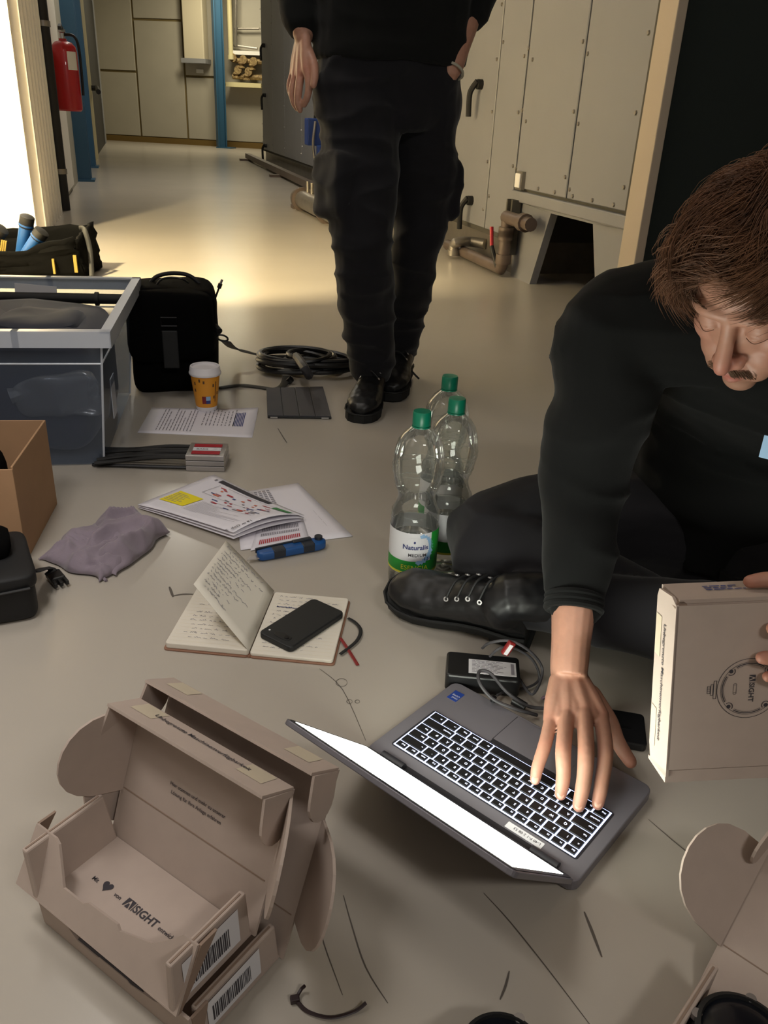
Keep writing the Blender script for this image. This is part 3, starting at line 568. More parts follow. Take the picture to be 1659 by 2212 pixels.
MB().hexa([HP(0,-.001,.001),HP(HW-.002,-.001,.001),HP(HW-.002,.0125,.0015),HP(0,.0125,.0015)],[HP(0,-.001,HD),HP(HW-.002,-.001,HD),HP(HW-.002,.003,HD),HP(0,.003,HD)]).build('bottom_wall','kraft',t)
MB().hexa([HP(.004,HL-.004,.002),HP(HW,HL-.004,.002),HP(HW,HL,.002),HP(.004,HL,.002)],[HP(.004,HL-.004,HD),HP(HW,HL-.004,HD),HP(HW,HL,HD),HP(.004,HL,HD)]).build('top_wall','kraft',t)
bd_=MB().prism([(0,.006),(HD*.88,.0),(HD,.02),(HD,HL-.012),(HD-.004,HL-.003),(.012,HL),(0,HL-.006)],0,.003,Matrix(((-hz.x,hy.x,hx.x,LB.x),(-hz.y,hy.y,hx.y,LB.y),(-hz.z,hy.z,hx.z,LB.z),(0,0,0,1)))).build('side_band','kraft',t)
TT=TF(HP(-.0006,HL*.5,HD*.40),-hy,-hz if 0 else hz); TT=TF(HP(-.0006,HL*.5,HD*.55),-hy,hz); MB().text('Unbegrenzte Maschinenverfügbarkeit',.0088,TT,bold=.012,align='CENTER').build('printed_text','ink',bd_)
for y0 in (HL-.075,.022): MB().add([HP(-.0005,y0,HD*.68),HP(-.0005,y0+.045,HD*.68),HP(-.0005,y0+.045,HD*.97),HP(-.0005,y0,HD*.97)],[(0,1,2,3)]).build('tape','clear_tape',bd_)
MB().lathe([(0,0),(.006,0),(.0065,.01),(0,.01)],10,TF(HP(.006,HL-.008,.012),hx,hy)).build('corner_gap','kraft_edge',t)
# drawing of the round device
b=MB(); TT=TF(HP(.082,HL*.53,-.0006),-hy,hx); TT=TF(HP(.080,HL*.515,-.0006),hx,hy)
def ring(r0,r1,a0=0,a1=360,n=48,cx=0,cy=0): 
    vs=[]; 
    for i in range(n+1):
        a=R(a0+(a1-a0)*i/n); vs+=[TT@V((cx+r0*math.cos(a),cy+r0*math.sin(a),0)),TT@V((cx+r1*math.cos(a),cy+r1*math.sin(a),0))]
    b.add(vs,[(2*i,2*i+1,2*i+3,2*i+2) for i in range(n)])
ring(.0325,.0331); ring(.0288,.0292)
for k in range(4):
    a0=45+90*k+14; ring(.0270,.0280,a0,a0+62,14); ring(.0258,.0262,a0,a0+62,14)
    a=R(45+90*k); cx,cy=.0275*math.cos(a),.0275*math.sin(a); ring(0.0001,.0022,0,360,10,cx,cy); ring(.0038,.0046,a*57.3+95,a*57.3+265,10,cx,cy)
def rc(x0,y0,x1,y1,w_=.0005): 
    for q in (((x0,y0),(x1,y0+w_)),((x0,y1-w_),(x1,y1)),((x0,y0),(x0+w_,y1)),((x1-w_,y0),(x1,y1))): b.add([TT@V(p) for p in ((q[0][0],q[0][1],0),(q[1][0],q[0][1],0),(q[1][0],q[1][1],0),(q[0][0],q[1][1],0))],[(0,1,2,3)])
rc(-.0365,-.010,-.0332,.010); rc(-.0395,-.0062,-.0365,.0062); rc(-.043,-.0042,-.0395,.0042)
for k in range(4): rc(-.043,-.0042+k*.0021,-.0395,-.0042+k*.0021+.0006,.0003)
rc(-.016,-.0045,-.0125,.0045,.0004); ring(.0015,.0019,0,180,8,-.01425,.0045); ring(.0015,.0019,180,360,8,-.01425,-.0045)
aisight(b,TT@Matrix.Translation((.0005,.0145,0))@Matrix.Rotation(-math.pi/2,4,'Z'),.0068); tag(b.build('printed_drawing','ink',t))
b=MB(); rule_lines(b,TF(HP(.04,HL+.0008,.030),hx,-hz),0,.004,.045,3,.005,.0022,rng=rng); b.build('printed_text','ink_blue',t)
# ---- laptop
A_,B_,C_,D_=G(788,1617,.018),G(1243,1912,.018),G(1398,1692,.018),G(985,1473,.018)
lx=(B_-A_).normalized(); LL=(B_-A_).length; ly=V((-lx.y,lx.x,0)); LDp=((D_-A_).dot(ly)+(C_-B_).dot(ly))/2
lp0=V((A_.x,A_.y,0)); LT_=Matrix(((lx.x,ly.x,0,lp0.x),(lx.y,ly.y,0,lp0.y),(0,0,1,0),(0,0,0,1)))
lap=thing('laptop','dark grey laptop with lit keyboard and tilted bright screen on the floor','laptop',LT_)
def rr(x0,y0,x1,y1,r_,n=5): 
    out=[]
    for cx,cy,a0 in ((x1-r_,y0+r_,-90),(x1-r_,y1-r_,0),(x0+r_,y1-r_,90),(x0+r_,y0+r_,180)):
        out+=[(cx+r_*math.cos(R(a0+90*i/n)),cy+r_*math.sin(R(a0+90*i/n))) for i in range(n+1)]
    return out
base=MB().prism(rr(0,0,LL,LDp,.012),.003,.018,LT_).build('base','laptop_grey',lap,bevel=.0015)
for x,y in ((.03,.02),(LL-.03,.02),(.03,LDp-.02),(LL-.03,LDp-.02)): MB().prism(rr(x-.008,y-.006,x+.008,y+.006,.004,3),0,.0035,LT_).build('foot','black_rubber',lap)
KX0,KX1=.023,LL-.020; KY0,KY1=.034,LDp*.612
MB().prism(rr(KX0-.004,KY0-.003,KX1+.004,KY1+.003,.004),.0179,.0184,LT_).build('keyboard_tray','laptop_dark',base)
MB().prism([(KX0-.001,KY0-.001),(KX1+.001,KY0-.001),(KX1+.001,KY1+.001),(KX0-.001,KY1+.001)],.0184,.0186,LT_).build('backlight','backlight',base)
rows=[ [('Esc',1)]+[('F%d'%i,1) for i in range(1,13)]+[('Ende',1),('Einf',1),('Entf',1)],
 [('^',.8)]+[(c_,1) for c_ in '1234567890ß´']+[('<-',2)],
 [('Tab',1.4)]+[(c_,1) for c_ in 'QWERTZUIOPÜ+']+[('Ret',1.4)],
 [('Caps',1.7)]+[(c_,1) for c_ in 'ASDFGHJKLÖÄ#']+[('Ret',1.1)],
 [('Umschalt',1.2),('<',1)]+[(c_,1) for c_ in 'YXCVBNM,.-']+[('Umschalt',2.6)],
 [('Strg',1),('Fn',1),('Win',1),('Alt',1),(' ',5.2),('Gr',1),('Druck',1),('Strg',1),('v^',1.2),('>',1.2)] ]
gl=MB(); nr=len(rows); hr_=[.72,1,1,1,1,1]; ht=sum(hr_); yy=KY0
for ri,row in enumerate(rows):
    hh=(KY1-KY0)*hr_[ri]/ht; tw=sum(k[1] for k in row); xx=KX1     # the typist's left is at x = LL
    for nm,wk in row:
        kw=(KX1-KX0)*wk/tw; g=.0011
        k=MB(); x0,x1,y0,y1=xx-kw+g,xx-g,yy+g*.9,yy+hh-g*.9; ch=.0007
        k.hexa([LT_@V(p) for p in ((x0,y0,.0187),(x1,y0,.0187),(x1,y1,.0187),(x0,y1,.0187))],[LT_@V(p) for p in ((x0+ch,y0+ch,.0204),(x1-ch,y0+ch,.0204),(x1-ch,y1-ch,.0204),(x0+ch,y1-ch,.0204))]).build('key','key_black',base)
        sz=.0052 if len(nm)==1 else .0034
        if nm.strip(): gl.text(nm,sz,LT_@Matrix.Translation((x1-.003 if len(nm)==1 else x1-.002,y0+hh*.52,.0206))@Matrix.Rotation(math.pi,4,'Z'),bold=.015)
        xx-=kw
    yy+=hh
gl.build('key_legends','key_glyph',base)
# touchpad, buttons, hinges, label, stickers
tp0,tp1=LL*.36,LL*.70
MB().prism(rr(tp0,KY1+.012,tp1,LDp-.006,.004),.0178,.0183,LT_).build('touchpad','laptop_grey',base); MB().prism([(tp0-.0008,KY1+.010),(tp0,KY1+.010),(tp0,LDp-.005),(tp0-.0008,LDp-.005)],.0179,.0184,LT_).build('touchpad_seam','laptop_dark',base)
MB().prism([(tp0,KY1+.004),(tp1,KY1+.004),(tp1,KY1+.0115),(tp0,KY1+.0115)],.0178,.0184,LT_).build('button_bar','laptop_dark',base)
MB().prism([(.05,.006),(LL-.05,.006),(LL-.05,.014),(.05,.014)],.0175,.0183,LT_).build('vent_slot','laptop_dark',base)
for x in (.026,LL-.062): MB().tube([LT_@V((x,.006,.0195)),LT_@V((x+.036,.006,.0195))],.0065,12).build('hinge','laptop_dark',lap,smooth=True)
st=MB().prism([(LL-.105,.0165),(LL-.055,.0165),(LL-.055,.0265),(LL-.105,.0265)],.0181,.0185,LT_).build('inventory_label','label_white',base)
b=MB(); b.text('L-40 P-1 2 08 53',.0055,LT_@Matrix.Translation((LL-.058,.0235,.0187))@Matrix.Rotation(math.pi,4,'Z'),bold=.01); b.build('printed_text','ink',st)
st=MB().prism([(.014,LDp-.040),(.030,LDp-.040),(.030,LDp-.018),(.014,LDp-.018)],.0181,.0185,LT_).build('badge','sticker_blue',base)
b=MB(); b.text('intel',.0058,LT_@Matrix.Translation((.029,LDp-.033,.0188))@Matrix.Rotation(math.pi,4,'Z')); b.text('CORE',.0048,LT_@Matrix.Translation((.029,LDp-.027,.0188))@Matrix.Rotation(math.pi,4,'Z')); b.build('printed_text','label_white',st)
# lid
la=R(43); ld=-ly*math.cos(la)+V((0,0,math.sin(la))); LH=.205
TLd=TF(LT_@V((0.003,.004,.0205)),lx,ld); up_=lx.cross(ld); sg=1 if up_.dot(ly)>0 else -1
lid=MB().prism(rr(0,0,LL-.006,LH,.009),0,-sg*.0065,TLd).build('lid','laptop_grey',lap,bevel=.001)
MB().prism(rr(.003,.003,LL-.009,LH-.003,.007),0,sg*.0006,TLd).build('bezel','laptop_dark',lid)
MB().prism([(.009,.022),(LL-.015,.022),(LL-.015,LH-.011),(.009,LH-.011)],sg*.0006,sg*.0009,TLd).build('screen','screen_on',lid)
MB().prism([(LL*.5-.02,LH-.008),(LL*.5+.02,LH-.008),(LL*.5+.02,LH-.005),(LL*.5-.02,LH-.005)],sg*.0006,sg*.001,TLd).build('webcam','black_plastic',lid)
# ---- power adapter, cables, phone beside the laptop
a0,a1=G(963,1457,.03),G(1108,1471,.03); ax=(a1-a0); ax.z=0; AL=ax.length+.012; ax.normalize(); ay=V((-ax.y,ax.x,0)); AO=V((a0.x,a0.y,0)); TA=Matrix(((ax.x,ay.x,0,AO.x),(ax.y,ay.y,0,AO.y),(0,0,1,0),(0,0,0,1)))
ad=thing('power_adapter','black power adapter brick with white rating label beside the boot','adapter',TA)
MB().prism(rr(0,0,AL,.062,.007),0,.030,TA).build('brick','black_plastic',ad,bevel=.003)
st=MB().prism([(.034,.010),(AL-.006,.010),(AL-.006,.045),(.034,.045)],.0300,.0304,TA).build('rating_label','label_white',ad)
b=MB(); rule_lines(b,TA,.039,.041,.055,9,.0035,.0013,z=.0306,rng=rng); b.add([TA@V(p) for p in ((AL-.014,.014,.0306),(AL-.009,.014,.0306),(AL-.009,.041,.0306),(AL-.014,.041,.0306))],[(0,1,2,3)]); tag(b.build('printed_text','ink_soft',st))
cp=[TA@V((AL,.03,.015)),G(1150,1500,.02),G(1172,1450,.03),G(1150,1412,.06),G(1105,1385,.08),G(1060,1388,.07),G(1042,1400,.045)]
MB().tube(smooth_path(cp),.0022,8).build('cord','cable_grey',ad,smooth=True)
cp=[G(1058,1418,.05),G(1080,1400,.07),G(1110,1400,.06),G(1150,1425,.04),G(1165,1465,.01),G(1140,1485,.006),G(1100,1490,.006),G(1074,1502,.01)]
MB().tube(smooth_path(cp),.002,8).build('cord','cable_grey',ad,smooth=True)
tg=MB(); c0=G(1098,1400,.07); tg.box((-.006,-.004,-.012),(.006,.004,.012),T=Matrix.Translation(c0)@Matrix.Rotation(.5,4,'Y')); tg.build('cord_tag','tag_red',ad,bevel=.002)
MB().box((-.0045,-.0048,-.010),(.002,-.0041,.008),T=Matrix.Translation(c0)@Matrix.Rotation(.5,4,'Y')).build('tag_print','label_white',ad)
uc=thing('usb_cable','thin dark grey cable looping from the adapter over the laptop edge','cable',G(1120,1520))
MB().tube(smooth_path([G(1175,1530,.008),G(1140,1525,.012),G(1095,1495,.035),G(1060,1455,.05),G(1036,1450,.052),G(1036,1475,.045),G(1065,1510,.03),G(1110,1530,.022),G(1160,1545,.006)]),.0026,8).build('cord','cable_grey',uc,smooth=True)
q0,q1=G(1108,1512,.012),G(1135,1528,.008); MB().tube([q0,q1],.0075,10).build('ferrite_core','black_plastic',uc,smooth=True); MB().tube([G(1068,1505,.03),G(1064,1515,.022)],.004,8).build('plug','dark_metal',uc,smooth=True)
e0,e1=G(1295,1555),G(1372,1568); TT=frame(e0,e1); ph=thing('flat_device','flat black slab shaped device on the floor behind the typing hand','device',TT)
MB().prism(rr(0,-.055,.062,.015,.007),0,.012,TT).build('shell','black_plastic',ph,bevel=.002); MB().prism(rr(.02,-.025,.042,-.02,.002),.012,.0124,TT).build('status_strip','dark_metal',ph)
# ---- notebook, phone
nA,nB,nC=G(352,1405),G(722,1440),G(757,1300); nx=(nB-nA); nx.z=0; NL=nx.length; nx.normalize(); ny=V((-nx.y,nx.x,0)); NW=(nC-nB).dot(ny); nsk=(nC-nB).dot(nx)/NW
TN=Matrix(((nx.x,ny.x+nsk*nx.x*.0,0,nA.x),(nx.y,ny.y,0,nA.y),(0,0,1,0),(0,0,0,1)))
nb=thing('notebook','open brown notebook with handwritten pages, one leaf standing up, under a phone','notebook',TN)
xm=NL*.503
MB().prism(rr(0,0,xm-.001,NW,.006),0,.003,TN).build('cover','book_brown',nb,bevel=.001); MB().prism(rr(xm+.001,0,NL,NW,.006),0,.003,TN).build('cover','book_brown',nb,bevel=.001)
MB().tube([TN@V((xm,.001,.002)),TN@V((xm,NW-.001,.002))],.0022,8).build('spine','book_brown',nb,smooth=True)
def pageblock(x0,x1,hz,name):
    def top(u,v): return TN@V((x0+(x1-x0)*u,.004+(NW-.008)*v,.003+hz*(1-.25*abs(u-.5)*2*0)*(.25+.75*math.sin(math.pi*min(1,max(.0,(u if x0<xm-.01 else 1-u)*1.2+.12))) if 0 else 1)))
    return MB().prism(rr(x0,.003,x1,NW-.003,.005),.003,.003+hz,TN).build(name,'paper_cream',nb,bevel=.0015)
pl=pageblock(.003,xm-.001,.010,'page_block'); pr=pageblock(xm+.001,NL-.003,.006,'page_block')
b=MB(); r2=random.Random(3)
for i in range(13): 
    if i not in (5,): scrawl(b,TN,.022+r2.uniform(0,.012),NW-.022-i*.0122,r2.uniform(.05,.095),.0048,r2,z=.0134)
tag(b.build('handwriting','ink_soft',pl))
b=MB()
for i in range(14): scrawl(b,TN,xm+.012+r2.uniform(0,.008),NW-.018-i*.0118,r2.uniform(.04,.10),.0045,r2,z=.0094)
for k in range(4): scrawl(b,TN,xm+.015,NW-.052,.03,.004,r2,z=.0095,m=1)
b.build('handwriting',['ink_soft','ink_blue'],pr)
for x0,x1,z in ((.008,xm-.005,.0131),(xm+.006,NL-.008,.0091)):
    b=MB(); 
    for i in range(18): b.add([TN@V(p) for p in ((x0,.012+i*.0098,z),(x1,.012+i*.0098,z),(x1,.0123+i*.0098,z),(x0,.0123+i*.0098,z))],[(0,1,2,3)])
    b.build('ruled_lines','page_edge',pl if z>.01 else pr)
# the raised leaf: tops measured on the photograph's notebook
lfA,lfB=TN@V((xm,.004,.011)),TN@V((xm,NW-.004,.011))     # hinge near, hinge far
fa,fb=AT(418,1262,1.11),AT(488,1168,1.30)
def leaf(u,v):
    h0=lfA.lerp(lfB,v); h1=fa.lerp(fb,v); p=h0.lerp(h1,u); return p+(-nx*.6+V((0,0,.8)))*(.010*math.sin(math.pi*u)) 
ch=(fa-lfA).length
lf=MB(); lf.open=1; lf.grid(leaf,8,8); lf=lf.build('raised_page','paper_cream',nb,smooth=True,solid=.0006)
b=MB(); r2=random.Random(8)
def leafT(x,y,e=.0012):
    p=leaf(x,y); du=(leaf(min(x+.01,1),y)-leaf(max(x-.01,0),y)); dv=(leaf(x,min(y+.01,1))-leaf(x,max(y-.01,0))); n_=du.cross(dv).normalized(); n_= n_ if n_.dot(V((0,0,1)))>0 else -n_
    return p+n_*e
for i in range(14):
    y=.92-i*.062; x=.94-r2.uniform(0,.1); xe=x-r2.uniform(.35,.8)
    px=x; pts=[]
    while px>max(.06,xe):
        pts.append(leafT(px,y+r2.uniform(-.2,1)*.03)); px-=.012
        if r2.random()<.14 or px<=max(.06,xe): 
            if len(pts)>1: b.tube(pts,.0004,3)
            pts=[]; px-=.025
tag(b.build('handwriting','ink_soft',lf))
MB().tube(smooth_path([G(752,1335,.004),G(768,1345,.004),G(779,1362,.004),G(770,1385,.004),G(735,1413,.004)]),.0032,6,flat=.25,up=(0,0,1)).build('elastic_band','black_soft',nb)
MB().tube(smooth_path([G(735,1378,.006),G(750,1400,.004),G(773,1437,.002)]),.0028,6,flat=.2,up=(0,0,1)).build('bookmark_ribbon','tag_red',nb)
hq=[G(557,1377,.0095),G(628,1412,.0095),G(745,1333,.0095),G(676,1293,.0095)]
px_=(hq[2]-hq[1]); px_.z=0; PL=px_.length; px_.normalize(); py_=V((-px_.y,px_.x,0)); PWd=(hq[0]-hq[1]).dot(py_); TP=Matrix(((px_.x,py_.x,0,hq[1].x),(px_.y,py_.y,0,hq[1].y),(0,0,1,.0095),(0,0,0,1)))
ph=thing('phone','black smartphone face down on the right notebook page','phone',TP)
MB().prism(rr(0,0,PL,PWd,.009),0,.0105,TP).build('case','phone_black',ph,bevel=.002)
MB().prism(rr(.010,.016,.024,.048,.0065),.0105,.0112,TP).build('camera_window','black_plastic',ph,bevel=.0004); MB().lathe([(0,0),(.004,0),(.004,.0008),(0,.0008)],14,TP@Matrix.Translation((.017,.024,.0112))).build('lens','dark_metal',ph); MB().lathe([(0,0),(.0018,0),(.0018,.0004),(0,.0004)],10,TP@Matrix.Translation((.016,.060,.0105))).build('flash','label_white',ph)
# ---- knife
k0,k1=G(556,1212),G(705,1184); TK=frame(k0,k1); KL=(k1-k0).length; kn=thing('utility_knife','blue and black utility knife lying on the loose sheets','knife',TK)
MB().prism([(0,-.004),(.008,-.010),(KL-.02,-.010),(KL-.004,-.006),(KL,.004),(KL-.004,.014),(KL-.02,.018),(.02,.012),(0,.008)],.002,.020,TK).build('handle','knife_blue',kn,bevel=.004,smooth=True)
for x0,x1 in ((.03,.055),(.09,.115)): MB().prism([(x0,-.0105),(x1,-.0105),(x1,.010),(x0,.010)],.004,.0208,TK).build('grip_pad','knife_dark',kn,bevel=.002)
MB().prism([(.0,.009),(KL*.72,.014),(KL*.72,.018),(.0,.0125)],.012,.022,TK).build('blade_rail','knife_dark',kn); MB().prism([(.075,.006),(.115,.008),(.115,.018),(.075,.016)],.020,.024,TK).build('slider','knife_dark',kn,bevel=.002)
MB().lathe([(0,0),(.008,0),(.008,.006),(0,.006)],16,TK@Matrix.Translation((KL-.014,.008,.020))).build('end_wheel','knife_dark',kn,smooth=True)
MB().prism([(-.022,-.004),(-.004,-.007),(.002,-.007),(.002,.006),(-.014,.006)],.008,.0095,TK).build('blade','silver',kn)
# ---- papers
def flat_sheet(name,label,cat,pts,z=.0015,lift=None,nu=10,nv=10,group=None):
    P=[G(*p) for p in pts]
    def fn(u,v):
        p=P[0].lerp(P[1],u).lerp(P[3].lerp(P[2],u),v); p.z=z+(lift(u,v) if lift else 0); return p
    t=thing(name,label,cat,P[0],group); mb=MB(); mb.open=1; mb.grid(fn,nu,nv); mb.build('leaf','paper',t,smooth=True,solid=.0008,off=-1)
    return t,fn
def on_sheet(fn,b,u0,u1,v0,v1,m=0,e=.0006):
    n=max(1,int(abs(u1-u0)*10)); k=max(1,int(abs(v1-v0)*10)); vs=[fn(u0+(u1-u0)*i/n,v0+(v1-v0)*j/k)+V((0,0,e)) for j in range(k+1) for i in range(n+1)]
    b.add(vs,[(j*(n+1)+i,j*(n+1)+i+1,(j+1)*(n+1)+i+1,(j+1)*(n+1)+i) for j in range(k) for i in range(n)],m)
t,fn=flat_sheet('paper_sheet','single printed paper sheet in front of the coffee cup','paper',[(297,935),(545,946),(558,885),(328,881)],.001,lambda u,v:.006*max(0,u+v-1.7)/.3)
b=MB(); r3=random.Random(4)
for i in range(11):
    u=.14+i*.03
    v=.12
    while v<.85-(.3 if i%4==3 else 0): l=r3.uniform(.05,.14); on_sheet(fn,b,u,u+.008,v,v+l); v+=l+.02
for i in range(9):
    u=.52+i*.035; v=.35
    while v<.9: l=r3.uniform(.04,.12); on_sheet(fn,b,u,u+.009,v,v+l); v+=l+.04
for i in range(7): on_sheet(fn,b,.80+i*.014,.808+i*.014,.35,.85,1)
b.build('printed_text',['ink_soft','ink_blue'],t)
t,fn=flat_sheet('paper_sheet','printed sheet with small tables lying behind the brochure','paper',[(520,1190),(762,1160),(644,1045),(505,1068)],.0012,lambda u,v:.001)
b=MB()
for i in range(7):
    for j in range(10): on_sheet(fn,b,.10+i*.062,.145+i*.062,.62+j*.035,.64+j*.035)
for j in range(3): on_sheet(fn,b,.86,.862,.2+j*.1,.28+j*.1)
b.build('printed_table','ink_soft',t)
t,fn=flat_sheet('paper_sheet','narrow printed sheet with red lines lying under the utility knife','paper',[(541,1192),(668,1165),(655,1122),(560,1130)],.0030)
b=MB()
for i in range(22): on_sheet(fn,b,.12+i*.034,.14+i*.034,.14,.30,1); on_sheet(fn,b,.12+i*.034,.14+i*.034,.42,.52); on_sheet(fn,b,.12+i*.034,.14+i*.034,.60,.78)
b.build('printed_table',['ink_soft','ink_red'],t)
# brochure: a few folded pages, near edge curling up
BP=[G(298,1100),G(505,1172),G(657,1130),G(462,1034)]
def broch(k):
    def fn(u,v):
        p=BP[0].lerp(BP[1],u).lerp(BP[3].lerp(BP[2],u),v); c=math.sin(math.pi*min(1,max(0,(u-.05)/.9)))
        p.z=.004+k*.0035+(.030*max(0,(u-.45)/.55)**1.5*math.sin(math.pi*(.15+.75*v))+.010*(1-v)*math.sin(math.pi*u))*(.35+.25*k); return p
    return fn
br=thing('brochure','printed brochure with yellow block and coloured bars, near edge curling up','brochure',BP[0])
for k in range(3): 
    mb=MB(); mb.open=1; mb.grid(broch(k),16,16); o=mb.build('leaf','paper',br,smooth=True,solid=.0009,off=-1)
fn=broch(2); b=MB(); r3=random.Random(9)
on_sheet(fn,b,.06,.32,.20,.48,0,.0012); on_sheet(fn,b,.14,.70,.90,.965,1,.0012); on_sheet(fn,b,.80,.97,.80,.88,2,.0012)
b.build('colour_blocks',['yellow_print','ink','green_print'],o)
b=MB()
for i in range(46):
    u=r3.uniform(.22,.86); v=r3.uniform(.42,.84); 
    if u<.36 and v<.52: continue
    on_sheet(fn,b,u,u+r3.uniform(.02,.07),v,v+r3.uniform(.012,.028),r3.choice((0,0,1,2,3)),.0013)
for i in range(16): on_sheet(fn,b,.34+(i%3)*.01,.40+r3.uniform(.1,.5),.16+i*.018,.163+i*.018,3,.0012)
for i in range(7): on_sheet(fn,b,.075,.075+r3.uniform(.1,.2),.24+i*.03,.248+i*.03,3,.0015)
for (u0,u1,v0,v1) in ((.2,.82,.60,.604),(.2,.204,.6,.86),(.45,.88,.5,.504),(.3,.8,.86,.864)): on_sheet(fn,b,u0,u1,v0,v1,3,.0013)
on_sheet(fn,b,.09,.11,.90,.94,3,.0013); b.build('printed_diagram',['ink_red','ink_blue','orange_print','ink_soft'],o)
p=fn(.98,.30)+V((0,0,.001)); TT=TF(p,(fn(.98,.2)-fn(.98,.4)),(fn(.8,.3)-fn(.98,.3))); MB().text('19 m Geb. 2',.012,TT,bold=.01).build('printed_text','ink',o)
# ---- rods with silver ends
r0,r1=G(402,1018),G(485,1020); TR=frame(r0,r1); rw=(r1-r0).length; rd=thing('rod_bundle','black cable rods ending in stacked silver modules with red labels','cables',TR)
for k in range(3): MB().box((0,.0,.001+k*.0135),(rw,.085,.013+k*.0135),T=TR).build('module','silver',rd,bevel=.0012)
for y0 in (.010,.055): MB().box((.012,y0,.041),(rw-.012,y0+.018,.0416),T=TR).build('red_label','label_red',rd)
MB().box((.012,.031,.041),(rw-.012,.052,.0414),T=TR).build('white_label','label_white',rd); b=MB(); b.text('BAKS',.012,TR@Matrix.Translation((.02,.036,.0418)),bold=.02); b.text('24V  1A',.006,TR@Matrix.Translation((.06,.040,.0418))); b.build('printed_text','ink_soft',rd)
for i,(y,z) in enumerate(((.078,.032),(.060,.030),(.042,.032),(.024,.030),(.008,.032))):
    e=G(236,1000-i*8,.02); MB().tube(smooth_path([TR@V((0,y,z)),TR@V((-.06,y+.002,z-.002)),TR@V((-.14,y+.003,.02+.004*(i%2))),TR@V((-.21,y+.006*(2-i),.016))],5),.0052,8).build('rod','black_rubber',rd,smooth=True)
MB().tube([TR@V((0,.004,.008)),TR@V((-.22,.012,.006))],.004,6).build('rod','dark_metal',rd,smooth=True)
# ---- cup
c=G(447,884); cp=thing('coffee_cup','yellow paper coffee cup with white lid in front of the black bag','cup',c); T=Matrix.Translation(c)
MB().lathe([(0,0),(.027,0),(.0285,.004),(.0302,.020)],28,T).build('cup_foot','cup_white',cp,smooth=True)
MB().lathe([(0,.002),(.0298,.014),(.0305,.018),(.0405,.103),(.0405,.106),(0,.106)],28,T).build('cup_body','orange_cup',cp,smooth=True)
MB().lathe([(0,.104),(.043,.104),(.0445,.107),(.0445,.111),(.0425,.114),(.0415,.125),(.040,.128),(.036,.128),(.035,.123),(0,.123)],28,T).build('lid','cup_white',cp,smooth=True)
b=MB(); 
def wrap(b,r0,k,txt,size,a0,z0,m=0,bold=.01,al='CENTER'):      # lettering round a (slightly conical) wall, a0 = facing angle
    vs,fs=text_geo(txt,bold,al); out=[]
    for x,y,_ in vs:
        z=z0+y*size; r_=r0+k*z; a=a0+x*size/r_; out.append(T@V((r_*math.cos(a),r_*math.sin(a),z)))
    b.add(out,fs,m)
fa=math.atan2(-c.y,-c.x)   # angle that faces the lens side
def patch(b,r0,k,a0,a1,z0,z1,m=0,n=6): 
    vs=[T@V(((r0+k*z)*math.cos(a0+(a1-a0)*i/n),(r0+k*z)*math.sin(a0+(a1-a0)*i/n),z)) for z in (z0,z1) for i in range(n+1)]; b.add(vs,[(i,i+1,n+2+i,n+1+i) for i in range(n)],m)
kc=.01/.085; rc0=.0305-.018*kc+.0006
patch(b,rc0,kc,fa-.35,fa-.02,.026,.048,1); patch(b,rc0,kc,fa-.02,fa+.35,.026,.048,0); patch(b,rc0+.0002,kc,fa-.02,fa+.34,.036,.048,2); patch(b,rc0,kc,fa+.75,fa+.82,.03,.09,3); patch(b,rc0,kc,fa-.2,fa-.08,.086,.094,3)
for i,(da,z) in enumerate(((-.9,.08),(-.95,.06),(-.5,.09),(.5,.075),(.95,.05),(.6,.04))): patch(b,rc0,kc,fa+da,fa+da+.12,z,z+.009,3,3)
b.build('cup_print',['ink_blue','tag_red','bottle_blue','tool_brown'],cp)
